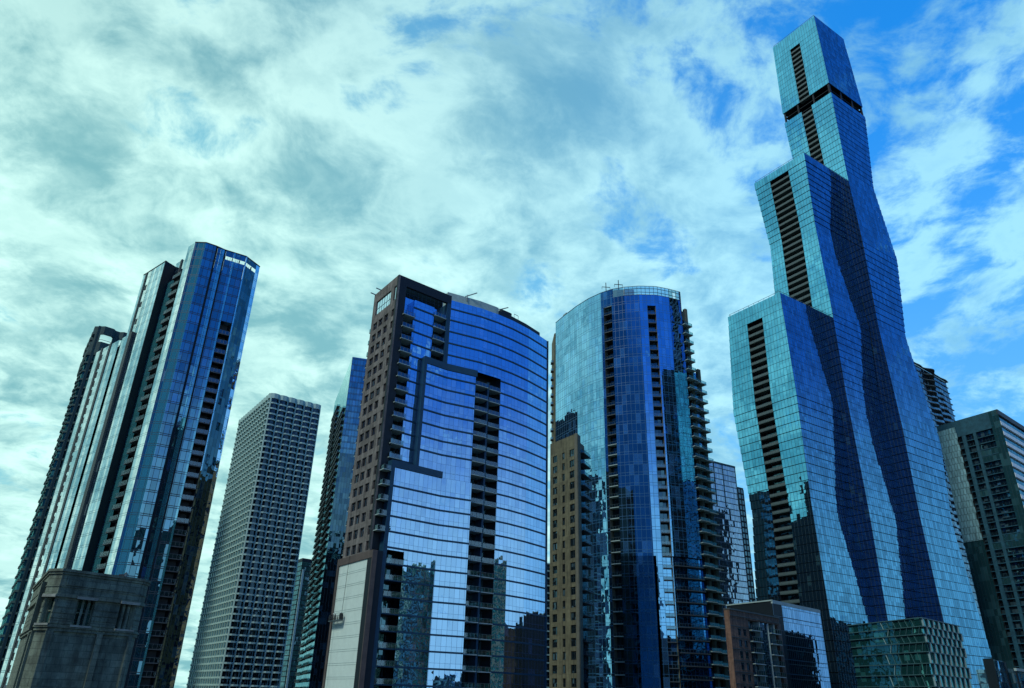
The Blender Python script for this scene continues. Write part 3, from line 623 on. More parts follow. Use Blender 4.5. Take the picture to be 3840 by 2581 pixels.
# ---------------------------------------------------------------- striped glass tower on the left
def striped_tower():
    W = Wall([(-171.79, 276.52), (-118.1, 231.6), (-114.3, 231.6), (-111.4, 233.6), (-109.0, 236.1), (-106.0, 238.0), (-102.3, 240.3), (-100.4, 244.9)])
    root = thing('glass_tower', 'tall faceted tower of pale, teal and navy glass stripes behind the stone pylon', 'apartment tower', (-125, 250, 0))
    TOP = 149.4; LOW = 121.4; h = 3.75
    c = MB(['dark_cladding', 'roof_grey'])
    c.prism([tuple(W.at(u, -4.4)) for u in (31.5, 68, 78, 88)] + [(-103, 250), (-128, 277)], G0, 143, 0, 1)
    c.prism([tuple(W.at(7.6, -.7)), tuple(W.at(31.0, -.7)), (-133, 272), (-150, 292)], G0, LOW - 1, 0, 1); c.build('core', root)
    G = MB(['glass_pale', 'glass_stripe', 'glass_teal', 'glass_navy', 'glass_dark'])
    # wing
    for a, b, k in ((7.1, 10.85, 0), (12.94, 18.13, 0), (20.36, 22.2, 1), (22.2, 24.0, 0), (24.0, 27.1, 1), (29.5, 31.6, 0), (31.6, 34.8, 1), (10.85, 11.45, 1), (18.13, 18.73, 1)): W.quad(G, a, b, G0, LOW, 1.0, k)
    W.quad(G, 27.1, 29.5, G0, LOW, .3, 2)
    # tower flank
    for a, b, z0, k in ((30.84, 33.0, LOW, 1), (33.0, 34.5, LOW, 2), (34.5, 39.0, LOW, 0), (39.0, 40.0, G0, 1), (37.3, 39.0, G0, 1), (40.0, 41.2, G0, 0), (41.2, 44.5, G0, 1), (44.5, 45.6, G0, 0), (45.6, 48.4, G0, 1)): W.quad(G, a, b, z0, TOP if k != 2 else TOP - .5, .3, k)
    # prow right of the recess
    W.quad(G, 63.6, 65.2, G0, 128 - 0, -.6, 2); W.quad(G, 65.2, 67.0, G0, TOP, .3, 1); W.quad(G, 67.0, 70.0, G0, TOP, .3, 0)
    for a, b, k, o_ in ((70.0, 71.0, 1, .3), (71.0, 73.9, 2, .3), (73.9, 77.5, 3, .3), (78.2, 79.4, 3, .25), (79.4, 80.8, 2, .35), (81.4, 84.3, 3, .3), (84.3, 84.9, 2, .4), (88.7, 89.2, 1, .45), (89.2, 94.6, 4, .3), (94.6, 96.5, 0, .3)):
        if a < 84.9 and b > 81.3 or a == 89.2: W.quad(G, a, b, G0, 145.6, o_, k); W.quad(G, a, b, 147.0, TOP, o_, k)
        else: W.quad(G, a, b, G0, TOP, o_, k)
    W.quad(G, 84.9, 88.7, 120.7, 145.6, .3, 3); W.quad(G, 84.9, 88.7, 147.0, TOP, .3, 3)
    # stub towers behind the recess
    for a, b, zt, k in ((48.6, 52.5, TOP + 1.5, 1), (53.6, 58.0, TOP + .8, 0), (59.4, 64.0, TOP + .4, 0)): W.quad(G, a, b, 140, zt, -4.2, k)
    G.build('curtain_wall', root)
    p = MB(['pier_bronze', 'dark_cladding', 'recess_dark', 'glass_teal'])
    for a, b in ((10.85, 12.94), (18.13, 20.36), (34.2, 37.3)): W.box(p, a + .6, b, G0, LOW + .6, -.8, 1.2, 0)
    W.box(p, 7.0, 7.2, G0, LOW, -14, 1.05, 1)
    for a, b in ((77.5, 78.2), (80.8, 81.4)): W.box(p, a, b, G0, TOP, -.8, .15, 1)
    W.box(p, 33.2, 34.3, LOW, TOP, -.5, .55, 0); W.box(p, 48.4, 48.8, G0, TOP, -4.3, .5, 1)
    for a, b in ((52.5, 53.6), (58.0, 59.4)): W.box(p, a, b, 140, TOP + 1.6, -5, -3.9, 0)
    W.quad(p, 48.8, 54.0, G0, 141, -2.6, 3); W.quad(p, 54.0, 63.6, G0, 141, -4.25, 2)
    W.quad(p, 84.9, 88.7, G0, 120.7, -2.3, 2)
    for u in (84.9, 88.7): p.face([W.pt(u, G0, -2.3), W.pt(u, G0, .3), W.pt(u, 120.7, .3), W.pt(u, 120.7, -2.3)], None, 1)
    p.build('pier', root)
    bl = []; z = 138.5
    while z > G0 + 2:
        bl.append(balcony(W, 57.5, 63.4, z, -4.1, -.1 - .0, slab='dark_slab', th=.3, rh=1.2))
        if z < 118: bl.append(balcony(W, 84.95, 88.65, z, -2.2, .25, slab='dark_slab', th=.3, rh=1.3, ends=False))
        z -= h
    repeats('balcony', bl, root)
    sl_ = []; z = 118.6
    while z > G0 + 3:
        m = MB(['recess_dark', 'dark_slab']); W.box(m, 12.98, 14.5, z - 2.2, z, .98, 1.06, 0); W.box(m, 12.98, 14.5, z - 2.35, z - 2.2, .9, 1.15, 1); sl_.append((m, None)); z -= h
    for k in range(5):
        z = 143 - k * 2 * h; m = MB(['recess_dark', 'dark_slab']); W.box(m, 35.2, 36.6, z - 2.0, z, .28, .36, 0); W.box(m, 35.2, 36.6, z - 2.15, z - 2.0, .2, .45, 1); sl_.append((m, None))
    repeats('loggia', sl_, root)
    r = MB(['dark_cladding', 'steel'])
    for u in (81.5, 84.2, 86.8, 89.1, 92.4): W.box(r, u - .12, u + .12, 145.6, 147, -.3, .2, 0, back=True)
    for u in (82.5, 83.4, 85.5, 86.2, 90.2, 91.3): W.box(r, u - .04, u + .04, 145.6, 147, -.1, 0, 1, back=True)
    W.box(r, 70, 96.5, TOP - .05, TOP + .25, -.4, .45, 0, back=True); W.box(r, 30.8, 48.6, TOP - .05, TOP + .2, -.4, .45, 0, back=True); W.box(r, 81.4, 92.4, 145.2, 145.3, -.1, 0, 1, back=True)
    r.build('crown_frame', root)
striped_tower()

# ---------------------------------------------------------------- dark green bay-fronted tower behind it
def green_tower():
    def bays(a, b, n, dep):
        a = np.array(a, float); b = np.array(b, float); t = unit(b - a); nn = np.array([t[1], -t[0]]); L = np.linalg.norm(b - a) / n; out = []
        for i in range(n):
            for f, d in ((0, 0), (.12, 0), (.28, dep), (.72, dep), (.88, 0)): out.append(tuple(a + t * L * (i + f) + nn * d))
        return out + [tuple(b)]
    A, K, E = (-225.5, 358.6), (-203.6, 326.8), (-178.0, 350.5)
    L = Wall(bays(A, K, 5, 1.5)); R = Wall(bays(K, E, 4, 1.5)); TOP = 160.9; h = 4.4
    root = thing('bay_tower', 'dark green tower with scalloped bay windows and openings through its crown, far left', 'apartment tower', (-203, 345, 0))
    c = MB(['green_concrete', 'roof_grey']); c.prism([(A[0] + .8, A[1]), (K[0] + .3, K[1] + 2), (E[0], E[1] + 1.4), (-200, 382)], G0, 146, 0, 1); c.build('core', root)
    w = MB(['glass_green', 'green_concrete'])
    for W in (L, R):
        W.quad(w, 0, W.L, G0, 146.4, -.3, 0)
        z = 146.4
        while z > G0: W.box(w, 0, W.L, z - .9, z, -.4, .12, 1); z -= h
        n = len(W.c)
        for i in range(0, n, 5):
            W.box(w, max(0, W.c[i] - .9), min(W.L, W.c[i] + 1.1), G0, 146.4, -.4, .22, 1)
    w.build('bay_facade', root)
    cr = MB(['green_concrete', 'black_metal'])
    for W in (L, R):
        W.box(cr, 0, W.L, 146.4, 152.5, -.5, .2, 0, back=True); W.box(cr, 0, W.L, 156.6, TOP, -.5, .2, 0, back=True)
        n = len(W.c)
        for i in range(0, n, 5): W.box(cr, max(0, W.c[i] - 1.6), min(W.L, W.c[i] + 1.6), 152.5, 156.6, -.5, .2, 0, back=True)
        W.box(cr, 0, W.L, 153.6, 153.8, -.2, -.1, 1, back=True)
    cr.build('crown', root)
green_tower()

# ---------------------------------------------------------------- waffle-fronted precast tower
def waffle_tower():
    A, K, E = np.array([-155.4, 404.5]), np.array([-124.2, 359.1]), np.array([-102.2, 375.5])
    def bays(a, b, n, dep):
        t = unit(b - a); nn = np.array([t[1], -t[0]]); L = np.linalg.norm(b - a) / n; out = []
        for i in range(n): out += [tuple(a + t * L * i), tuple(a + t * L * (i + .3) + nn * dep), tuple(a + t * L * (i + .7) + nn * dep)]
        return out + [tuple(b)], L
    pl, bL = bays(A, K, 14, .8); pr, bR = bays(K, E, 6, .8)
    L = Wall(pl); R = Wall(pr); TOP = 140.8; h = 2.95
    root = thing('waffle_tower', 'pale precast tower gridded all over with small dark bowed windows', 'apartment tower', (-127, 380, 0))
    c = MB(['recess_dark', 'roof_grey']); c.prism([tuple(A + (.5, 1)), tuple(K + (.1, 1.1)), tuple(E + (-.3, .8)), (-133, 421)], G0, TOP - .5, 0, 1); c.build('core', root)
    w = MB('waffle_precast'); wins = []
    for W, n in ((L, 14), (R, 6)):
        W.box(w, 0, W.L, TOP - 2.7, TOP, -.5, .1)
        zt = TOP - 2.7
        while zt > G0 + 3:
            z0 = zt - h
            W.box(w, 0, W.L, z0, z0 + .75, -.55, .1)
            for i in range(n):
                a, b = W.c[3 * i], W.c[3 * i + 3]
                m = MB('glass_window'); W.quad(m, a + .36, b - .36, z0 + .75, zt, -.45); wins.append((m, None))
            zt = z0
        for i in range(n + 1): W.box(w, max(0, W.c[3 * i] - .36), min(W.L, W.c[3 * i] + .36), G0, TOP - 2.7, -.5, .16)
    w.build('precast_grid', root); repeats('window', wins, root, 100, 'window')
waffle_tower()

# ---------------------------------------------------------------- glass tower behind the brown one, and the low dark one beside it
def slim_glass_tower():
    L = Wall([(-123.1, 486.4), (-96.6, 408.7)]); R = Wall([(-96.6, 408.7), (-80.3, 413.7)])
    root = thing('slim_tower', 'slim dark glass tower half hidden by the brown tower, the mirrored grid on its edge built as balconies', 'office tower', (-95, 445, 0)); TOP = 185.3
    w = MB(['glass_slim', 'glass_navy', 'glass_dark']); R.quad(w, 0, 9, 125, TOP, 0, 1); R.quad(w, 0, 9, G0, 125, 0, 2)
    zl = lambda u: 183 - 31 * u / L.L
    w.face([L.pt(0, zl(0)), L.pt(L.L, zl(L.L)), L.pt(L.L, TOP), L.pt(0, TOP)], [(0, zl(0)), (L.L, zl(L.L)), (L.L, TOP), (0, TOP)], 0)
    w.face([L.pt(0, G0), L.pt(L.L, G0), L.pt(L.L, zl(L.L)), L.pt(0, zl(0))], [(0, G0), (L.L, G0), (L.L, zl(L.L)), (0, zl(0))], 2)  # dark glass below the slant: a neighbour's reflection put into the colour
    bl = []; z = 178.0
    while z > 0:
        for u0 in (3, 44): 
            if z < zl(u0 + 30): bl.append(balcony(L, u0, u0 + 32, z, .0, 1.0, slab='green_concrete', th=.5))  # balconies added to give the reflected grid a solid shape
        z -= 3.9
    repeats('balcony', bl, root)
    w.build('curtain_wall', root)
    b = MB(['dark_cladding', 'roof_grey']); b.prism([tuple(L.at(.5, -.4)), tuple(L.at(L.L - .4, -.4)), tuple(R.at(8.8, -.4)), (-100, 492)], G0, TOP - .3, 0, 1); b.build('core', root)
    s = MB(['glass_pale', 'steel']); R.quad(s, 9.0, 15, G0, 142, -2.5, 0); R.box(s, 8.95, 9.1, G0, 142, -2.6, .1, 1); s.build('setback_bay', root)
glass('glass_slim', (.75, 1, 1), R0=.55, pw=2.5, ph=3.9, lw=.08, lh=.14, jit=.010, blinds=.03, wav=.02, shade=.15)
slim_glass_tower()
def dark_low():
    L = Wall([(-181, 631), (-159.7, 599.1)]); R = Wall([(-159.7, 599.1), (-138, 620)])
    root = thing('dark_block', 'low dark block with one pale vertical strip, beside the waffle-gridded tower', 'office tower', (-155, 620, 0)); TOP = 96.6
    w = MB(['glass_dark', 'dark_cladding']); L.quad(w, 0, L.L, G0, TOP - 2, 0, 0); R.quad(w, 0, R.L, G0, TOP - 2, 0, 0)
    for k in range(30):
        for W in (L, R): W.box(w, 0, W.L, TOP - 2.6 - k * 3.6, TOP - 2 - k * 3.6, 0, .25, 1)
    w.build('dark_facade', root)
    b = MB(['dark_cladding', 'steel']); b.prism([(-181, 631), (-159.7, 599.1), (-138, 620), (-160, 652)], TOP - 2, TOP, 0, 1); b.build('parapet', root)
    s = MB('waffle_precast'); R.box(s, 1.0, 2.6, G0, 88, 0, .7); s.build('pale_strip', root)
dark_low()
def far_towers():
    F = Wall([(96, 392.4), (114.7, 404.0), (130.9, 414.0)]); S = Wall([(130.9, 414), (127, 422)])
    root = thing('banded_tower', 'pale blue office tower with fine horizontal bands, far behind the curved tower', 'office tower', (115, 415, 0)); TOP = 125.3
    w = MB(['glass_far', 'teal_frame']); F.quad(w, 0, F.L, G0, TOP, 0, 0)
    for u in (23.5, 30.5, 40.8): F.box(w, u - .12, u + .12, 100, TOP, 0, .25, 1)
    F.box(w, 0, F.L, TOP - 1, TOP, -.2, .3, 1); w.build('banded_glass', root)
    b = MB(['dark_cladding', 'roof_grey']); b.prism([tuple(F.at(0, -.4)), tuple(F.at(F.L, -.4)), (118, 434), (84, 410)], G0, TOP - 1.2, 0, 1); b.build('core', root)
    D = Wall([(128, 424.5), (140.2, 432.5)])
    r2 = thing('dark_slab_tower', 'thin dark brown slab tower tucked against the far pale blue banded tower', 'office tower', (134, 432, 0)); TOP = 117.6
    w = MB(['glass_dark', 'dark_cladding']); D.quad(w, 0, D.L, G0, TOP, 0, 0)
    for k in range(38): D.box(w, 0, D.L, TOP - .9 - k * 3.3, TOP - k * 3.3, 0, .2, 1)
    for u in np.arange(0, D.L, 2.4): D.box(w, u, u + .5, G0, TOP - .95, 0, .15, 1)
    w.build('dark_facade', r2); b = MB('dark_cladding'); b.prism([tuple(D.at(0.1, -.3)), tuple(D.at(D.L - .1, -.3)), (136, 442), (122, 434)], G0, TOP - .4); b.build('core', r2)
    V = Wall([(12.5, 333.0), (20.1, 338.0)])
    r3 = thing('balcony_tower', 'sliver of a pale balconied tower seen between the mirror-blue front and the beige block', 'apartment tower', (16, 340, 0)); TOP = 55.3
    w = MB(['glass_dark', 'waffle_precast']); V.quad(w, 0, V.L, G0, TOP, 0, 0); V.box(w, 0, V.L, TOP - .5, TOP, -.5, .2, 1); w.build('facade', r3)
    b = MB('beige_shade'); b.prism([tuple(V.at(.1, -.2)), tuple(V.at(V.L - .1, -.2)), (17, 352), (9, 347)], G0, TOP - .6); b.build('core', r3)
    bl = []; z = 52
    while z > G0: bl.append(balcony(V, 3, V.L - .2, z, 0, 1.2, slab='waffle_precast', th=.5)); z -= 3.1
    repeats('balcony', bl, r3)
far_towers()

# ---------------------------------------------------------------- wavy-balconied tower and the banded block at the right edge
def wavy_tower():
    t = unit((32.6, 25.8)); n = np.array([t[1], -t[0]]); P0 = np.array([269.6, 444.7]) - t * 28; L = 70.0; TOP = 207.7; h = 4.1
    root = thing('wavy_tower', 'tower of rippling wave-edged balcony slabs behind the shoulder of the tallest tower', 'apartment tower', (280, 470, 0))
    c = MB(['glass_wavy', 'roof_grey']); bk = -n * 30
    c.prism([tuple(P0), tuple(P0 + t * L), tuple(P0 + t * L + bk), tuple(P0 + bk)], G0, TOP - .6, 0, 1); c.build('glass_core', root)
    its = []; z = TOP; k = 0
    while z > G0 + 2:
        m = MB('wave_slab'); us = np.linspace(0, L, 48); o_ = []
        for u in us:
            a = .5 + .5 * math.sin(u * .33 + 1.1 * math.sin(k * .35)) ; b = .5 + .5 * math.sin(u * .17 - k * .22 + 1)
            o_.append(.25 + 3.2 * a * b + (.9 if k == 0 else 0))
        for i in range(47):
            q = [P0 + t * us[i], P0 + t * us[i + 1], P0 + t * us[i + 1] + n * o_[i + 1], P0 + t * us[i] + n * o_[i]]
            th = .45
            m.face([tuple(q[0]) + (z - th,), tuple(q[3]) + (z - th,), tuple(q[2]) + (z - th,), tuple(q[1]) + (z - th,)]); m.face([tuple(p) + (z,) for p in q]); m.face([tuple(q[3]) + (z - th,), tuple(q[2]) + (z - th,), tuple(q[2]) + (z,), tuple(q[3]) + (z,)])
        e = P0 + t * L; m.hexa([tuple(e + t * a + n * b) + (z + c_,) for c_ in (-.45, 0) for a, b in ((0, -3), (1.2, -3), (1.2 * (1 + math.sin(k * .4)), o_[-1]), (0, o_[-1]))])
        its.append((m, None)); z -= h; k += 1
    repeats('wave_balcony', its, root)
plain('wave_slab', (.045, .065, .062), .7)
glass('glass_wavy', (.5, .8, .9), (.01, .02, .03), R0=.22, pw=1.6, ph=4.1, lw=.12, lh=0.0, jit=.03, blinds=.15, wav=.02, shade=.5)
wavy_tower()
def banded_block():
    F = Wall([(216.2, 352.4), (231.1, 326.5)]); S = Wall([(231.1, 326.5), (270, 358.5)]); TOP = 130.7; h = 3.05
    root = thing('banded_block', 'dark teal block with white horizontal bands on one side, at the right edge', 'office tower', (240, 350, 0))
    c = MB(['recess_dark', 'roof_grey']); c.prism([tuple(F.at(.3, -1.2)), tuple(F.at(F.L - 1, -1.2)), tuple(S.at(S.L, -1.2)), (255, 385)], G0, TOP - .5, 0, 1); c.build('core', root)
    w = MB(['glass_teal_panel', 'teal_frame', 'glass_dark'])
    F.quad(w, 25.6, F.L, G0, TOP, .05, 0); F.quad(w, 0, 25.6, 122.5, TOP, .05, 1)
    F.quad(w, 0, 9.0, G0, 73.6, .03, 0)
    F.quad(w, 9.0, 25.6, G0, 122.5, -.8, 2)
    for a, b in ((10.9, 12.7), (16.4, 17.8)): F.box(w, a, b, G0, 122.5, -.8, .02, 1)
    z = 122.5 - h; k = 0
    while z > G0:
        F.box(w, 9.0, 25.6, z - .12, z + .22, -.8, .0 + .04, 1)
        if k in (3, 4, 16, 17, 29): F.quad(w, 17.8, 25.6, z + .2, z + h, -.1, 0)
        if k in (9, 17, 22): F.quad(w, 10.9 + 1.8, 16.4, z + .2, z + h, -.1, 0)
        z -= h; k += 1
    w.build('window_wall', root)
    lb = MB('painted_reflection'); z = TOP - 3; k = 0  # stepped sky reflection on the glass, put into the colour as pale panels
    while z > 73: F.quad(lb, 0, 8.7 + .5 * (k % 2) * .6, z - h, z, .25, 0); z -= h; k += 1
    lb.build('reflection_bay', root)
    b = MB(['white_band', 'recess_dark', 'glass_dark']); S.quad(b, 0.4, S.L, G0, TOP - 2, -.6, 2)
    z = 124.9; S.box(b, 0, S.L, TOP - 2.5, TOP, -.6, .1, 1)
    its = []
    while z > G0 + 2:
        m = MB('white_band'); S.box(m, 0.3, S.L, z - 1.9, z, -.6, .15); its.append((m, None)); z -= 5.0
    b.build('side_glazing', root); repeats('white_band', its, root)
banded_block()

# ---------------------------------------------------------------- low buildings along the bottom right
def podium():
    k = 1.361
    L = Wall([(106.9, 243.2), (115.4, 216.1)]); R = Wall([(115.4, 216.1), (137.0, 235.6)]); TOP = 23.7
    root = thing('glass_pavilion', 'low green glass building with slanting mullions and fins, below the tallest tower', 'office building', (122, 240, 0))
    c = MB(['glass_pod', 'roof_grey']); bk = (128.5, 262.7)
    c.prism([(106.9, 243.2), (115.4, 216.1), (137.0, 235.6), bk], G0, TOP, 0, 1); c.build('glass_box', root)
    fb = MB('pod_frame')
    zs = [23.7, 21.5, 19.5, 17.4, 15.0, 12.1, 9.3, 6.4, 3.5, .6, -2.3, -5.2]
    for z in zs:
        L.box(fb, 0, L.L, z - .12, z + .1, 0, .35); R.box(fb, 0, R.L, z - .12, z + .1, 0, .45)
    fb.build('floor_ledges', root)
    fins = []
    for i, (za, zb) in enumerate(zip(zs, zs[1:])):
        for j in range(8):
            u = .6 + j * 3.75 + (1.9 if i % 2 else 0)
            if u > R.L - .3: continue
            m = MB('fin_pale'); m.hexa([R.pt(u, zb + .1, .02), R.pt(u + .3, zb + .1, .02), R.pt(u + .3, zb + .1, .5), R.pt(u, zb + .1, .5), R.pt(u - .25, za - .12, .02), R.pt(u + .05, za - .12, .02), R.pt(u + .05, za - .12, .5), R.pt(u - .25, za - .12, .5)]); fins.append((m, None))
        for j in range(7):
            u = 14.4 + j * 2.3 + (1.1 if i % 2 else 0); s = -.8 if i % 2 else .9
            if u + s > L.L: continue
            m = MB('fin_pale' if j == 0 else 'pod_frame'); m.beam(L.pt(u, zb, .16), L.pt(u - s, za, .16), .07); fins.append((m, None))
    by = {}
    for f, x in fins: by.setdefault(f.mats[0], []).append((f, x))
    repeats('fin', by['fin_pale'], root); repeats('slanted_mullion', by['pod_frame'], root)
plain('pod_frame', (.04, .105, .11), .5); plain('fin_pale', (.22, .34, .34), .6)
podium()
def dark_glass_block():
    L = Wall([(72.1, 252.1), (81.7, 236.3)]); R = Wall([(81.7, 236.3), (104.8, 258.2)]); TOP = 29.8
    root = thing('dark_glass_block', 'low black-and-blue glass block between the brick building and the tallest tower', 'office building', (90, 255, 0))
    w = MB(['dark_cladding', 'glass_block', 'navy_metal', 'roof_grey']); L.quad(w, 0, L.L, G0, TOP, 0, 0); R.quad(w, 0, R.L, G0, TOP - 1.0, 0, 1)
    w.prism([tuple(L.at(0, -.3)), tuple(L.at(L.L, -.3)), tuple(R.at(R.L, -.3)), (94, 272)], G0, TOP - .3, 0, 3); w.build('glass_wall', root)
    p = MB(['slab_concrete', 'navy_metal']); R.box(p, 0, R.L, TOP - 1.0, TOP, -.4, .15, 0); 
    for k in range(9): R.box(p, 0, R.L, TOP - 4.6 - k * 4, TOP - 4.4 - k * 4, 0, .12, 1)
    L.box(p, 0, L.L, TOP - .3, TOP + .05, -.4, .2, 0); p.build('parapet', root)
glass('glass_block', (.40, .68, 1.0), (.004, .01, .014), R0=.42, pw=1.25, ph=4.0, lw=.12, lh=.14, jit=.02, blinds=.08, wav=.05, shade=.3, wscale=.6)
dark_glass_block()
def brick_building():
    F = Wall([(58.8, 203.7), (78.1, 222.4)]); TOP = 23.2; h = 2.75; L_ = F.L
    root = thing('brick_building', 'low red-brown brick building with stacked balconies, beside the curved tower foot', 'apartment building', (64, 220, 0))
    c = MB(['red_brick', 'roof_grey']); c.prism([tuple(F.at(0, -1.6)), tuple(F.at(L_, -1.6)), (83, 235), (63.6, 219)], G0, TOP - .5, 0, 1); c.build('core', root)
    w = MB(['red_brick', 'pier_bronze']); F.box(w, 0, 9.4, G0, TOP - 2, -1.5, 0); F.box(w, L_ - 1.1, L_, G0, TOP - 2, -1.5, 0); F.box(w, 0, L_, TOP - 2, TOP, -1.5, .1)
    F.box(w, -.1, L_ + .1, TOP - .2, TOP + .15, -1.6, .35, 1); F.box(w, 0, L_, TOP - 1.6, TOP - 1.4, 0, .25, 1)
    for k in range(11): F.box(w, 0, 9.4, 19.0 - k * h, 19.2 - k * h, 0, .12, 1)
    w.build('brick_wall', root)
    wins = []
    for k in range(9):
        z = 18.6 - k * h
        for u in (3.6, 6.4):
            m = MB(['glass_window', 'pier_bronze']); F.quad(m, u, u + 1.4, z - 1.6, z, .02); F.box(m, u - .1, u + 1.5, z, z + .15, 0, .1, 1); F.box(m, u - .1, u + 1.5, z - 1.72, z - 1.6, 0, .12, 1); wins.append((m, None))
    repeats('window', wins, root)
    gl = MB(['glass_bal', 'slab_concrete']); F.quad(gl, 9.4, L_ - 1.1, G0, TOP - 2, -1.45, 0); F.quad(gl, 15.3, 20.0, G0, TOP - 2.2, -.1, 0)
    for u in (15.2, 20.0, 23.5): F.box(gl, u - .08, u + .08, G0, TOP - 2.1, -1.4, .2, 1)
    gl.build('balcony_glazing', root)
    bl = []
    for k in range(11):
        z = 18.7 - k * h
        bl.append(balcony(F, 9.5, 15.1, z, -1.4, .9, th=.18)); bl.append(balcony(F, 20.15, L_ - 1.2, z, -1.4, .9, th=.18))
    repeats('balcony', bl, root)
glass('glass_bal', (.45, .70, .95), (.01, .02, .03), R0=.30, pw=1.3, ph=2.75, lw=.10, lh=.14, jit=.05, blinds=.2, wav=.06, shade=.6)
brick_building()
def low_blue():
    A = Wall([(74.0, 122.5), (74.2, 120.7), (79.6, 126.5)]); B = Wall([(80.6, 126.0), (87.5, 131.5), (96, 138)])
    root = thing('blue_pavilion', 'small pale blue panelled building in the bottom right corner, below the banded block', 'small building', (84, 132, 0))
    w = MB(['glass_low_blue', 'dark_cladding', 'slab_concrete'])
    w.prism([(74.0, 122.6), (74.2, 120.8), (79.6, 126.4), (78.5, 129)], G0, 7.6, 0, 2); w.prism([(80.6, 126.4), (87.5, 131.9), (96, 138.4), (92, 144), (78, 132)], G0, 6.6, 0, 2)
    A.box(w, 0, 1.8, G0, 7.7, 0, .2, 1); A.box(w, A.L - .7, A.L, G0, 7.6, 0, .15, 1); B.box(w, 0, B.L, 6.3, 6.7, -.1, .3, 2); B.box(w, 4.2, 5.3, G0, 5.0, 0, .12, 1); B.box(w, 0, .35, G0, 6.3, 0, .2, 1)
    w.build('panel_wall', root)
low_blue()

# ---------------------------------------------------------------- stone bridge house
def bridge_house():
    k = 1.364
    pts = [np.array(q) * k for q in ((-34.9, 57.85), (-28.21, 47.98), (-27.35, 47.72), (-24.09, 51.44), (-24.17, 52.43), (-30, 61))]
    W = Wall(pts[:5]); a, b, c_, d, e = W.c; TOP = 6.62 * k
    root = thing('bridge_house', 'weathered dark stone bridge pylon with chamfered corners and small windows, lower left', 'bridge house', (-38, 72, 0))
    body = MB(['stone', 'stone_pale', 'roof_grey'])
    body.prism([tuple(W.at(u, -.55)) for u in W.c] + [tuple(pts[5])], G0, TOP - .2, 0, 2); body.build('core', root)
    zt, zb = 4.95 * k, 3.45 * k                                      # window band
    w = MB(['stone', 'stone_pale', 'roof_grey'])
    ops = [(b + .18, c_ - .16), (c_ + 1.75, c_ + 3.15), (c_ + 5.3, d - .12)]      # chamfer, front, front right
    us = [0] + [x for o_ in ops for x in o_] + [e]
    for u0, u1 in zip(us[::2], us[1::2]):
        W.box(w, u0, u1, zb, zt, -.6, 0, 0)
        for z in np.arange(zb + .35, zt - .1, .42):                            # rusticated courses: proud blocks with open joints
            W.box(w, u0 + .03, u1 - .03, z - .33, z + .04, 0, .05, 0)
    W.box(w, 0, e, zt, TOP, -.6, .08, 0); W.box(w, 0, e, G0, zb, -.6, 0, 0)
    for z0, z1, o_ in ((TOP - .22, TOP, .28), (TOP - .42, TOP - .22, .18), (zt + .05, zt + .30, .2), (zt + .85, zt + .95, .14), (zb - .55, zb - .05, .14), (zb - .3, zb - .18, .24)): W.box(w, 0, e, z0, z1, 0, o_, 0)
    for u0, u1 in ((c_ + .5, d - .5),): W.box(w, u0, u1, zt + 1.0, TOP - .5, .08, .16, 0)
    for u0, u1 in ((c_ - .05, c_ + .5), (c_ + 3.9, c_ + 4.35), (d - .2, d + .2), (b - 1.1, b - .2), (b - 4.2, b - 3.4)): W.box(w, u0, u1, G0, zb - .55, 0, .22, 0)
    W.box(w, b - 1.5, b - .7, zb - .5, TOP - 1.0, 0, .45, 0)
    w.build('stone_wall', root)
    for u0, u1 in ops:
        m = MB(['glass_house', 'stone_pale', 'stone']); W.quad(m, u0, u1, zb, zt, -.5, 0)
        wd = .09; W.box(m, u0, u0 + wd, zb, zt, -.5, -.3, 2); W.box(m, u1 - wd, u1, zb, zt, -.5, -.3, 2)
        n_ = 1 if u1 - u0 < 1.3 else 2
        for i in range(1, n_ + 1):
            if n_ == 2: u = u0 + (u1 - u0) * i / 3; W.box(m, u - .1, u + .1, zb, zt, -.5, -.1, 2)
        W.box(m, u0, u1, (zb + zt) / 2 - .05, (zb + zt) / 2 + .05, -.5, -.36, 2)
        W.box(m, u0 - .12, u1 + .12, zb - .16, zb, -.1, .30, 1); W.box(m, u0 - .12, u1 + .12, zt, zt + .22, .08, .3, 1)
        m.build('window', root)
    lp = MB(['black_metal', 'steel']); q = W.at(c_ + 5.2, -.6)
    lp.box((q[0], q[1], TOP + .12), (1, 0), .25, .15, .12, 0)
    for i in range(8):
        f = lambda j: (q[0] + .3 + .17 * math.cos(j * math.pi / 4), q[1] + .17 * math.sin(j * math.pi / 4))
        lp.face([f(i) + (TOP,), f(i + 1) + (TOP,), f(i + 1) + (TOP + .3,), f(i) + (TOP + .3,)], None, 1); lp.face([f(i) + (TOP + .3,), f(i + 1) + (TOP + .3,), (q[0] + .3, q[1], TOP + .46)], None, 0)
    lp.build('roof_beacon', root)
glass('glass_house', (.4, .8, .7), (.01, .03, .025), R0=.14, pw=.8, ph=1.0, lw=.04, lh=.04, jit=.05, blinds=.3, wav=.06, shade=.4, bcol=(.06, .16, .13))
bridge_house()

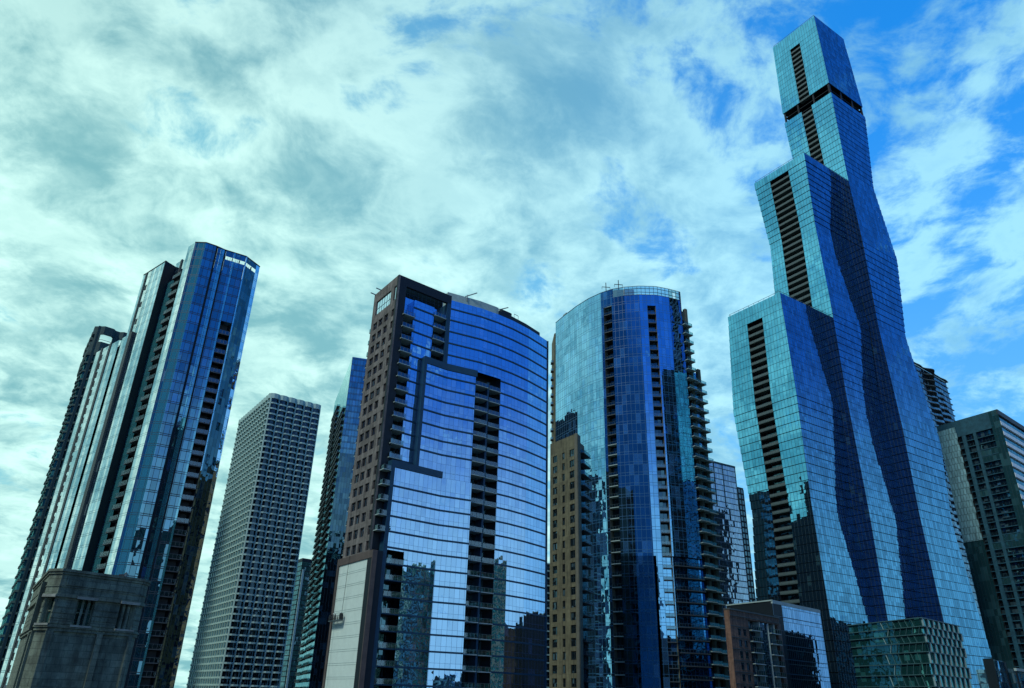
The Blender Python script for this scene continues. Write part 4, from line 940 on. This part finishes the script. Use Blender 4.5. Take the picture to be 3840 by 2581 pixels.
# ---------------------------------------------------------------- buildings behind the viewer, seen only mirrored in the glass
def mirrored(name, label, pts, top, wall, floors=3.6, win='glass_window'):
    cx = sum(p[0] for p in pts) / len(pts); cy = sum(p[1] for p in pts) / len(pts)
    root = thing(name, label, 'office tower', (cx, cy, 0))
    c = MB([win, 'roof_grey']); c.prism(pts, G0, top - .5, 0, 1); c.build('glazing', root)
    w = MB(wall); loop = list(pts) + [pts[0]]
    W = Wall(loop[::-1] if (pts[1][0] - pts[0][0]) * (pts[2][1] - pts[1][1]) - (pts[1][1] - pts[0][1]) * (pts[2][0] - pts[1][0]) < 0 else loop)
    for a, b in zip(W.p, W.p[1:]):
        S = Wall([a, b]); z = top
        while z > G0: S.box(w, 0, S.L, z - .8, z, -.2, .25); z -= floors
        u = 0
        while u < S.L: S.box(w, u, min(u + .6, S.L), G0, top - .81, -.2, .3); u += 3.4
    w.build('wall_grid', root)
def rect(x, y, w, d, a=34):
    c, s = math.cos(math.radians(a)), math.sin(math.radians(a)); return [(x + i * w / 2 * c - j * d / 2 * s, y + i * w / 2 * s + j * d / 2 * c) for i, j in ((-1, -1), (1, -1), (1, 1), (-1, 1))]
mirrored('mirrored_tower', 'tall slender tan tower standing mirrored in the bowed blue glass front', rect(176, 96, 15, 15), 128, 'beige_precast', win='glass_green')
mirrored('mirrored_tower', 'broad brown block mirrored low in the bowed blue glass front', rect(205, 135, 34, 24), 62, 'brown_precast', win='glass_teal')
mirrored('mirrored_tower', 'dark green block mirrored low in the curved tower glass', rect(235, 60, 40, 26), 84, 'stone', win='glass_green')
mirrored('mirrored_tower', 'wide brown-green mass mirrored across the lower half of the bowed blue glass front', rect(215, 172, 30, 60), 66, 'stone_pale', win='glass_teal')
mirrored('mirrored_tower', 'pale gridded block mirrored low in the middle of the bowed blue glass front', rect(240, 125, 40, 44), 70, 'waffle_precast', win='glass_teal')
mirrored('mirrored_tower', 'low dark block mirrored along the foot of the tallest tower', rect(300, 262, 60, 40), 44, 'green_concrete')
mirrored('mirrored_tower', 'grey slab mirrored in the lower right of the curved tower', rect(120, -40, 26, 20), 110, 'dark_slab')
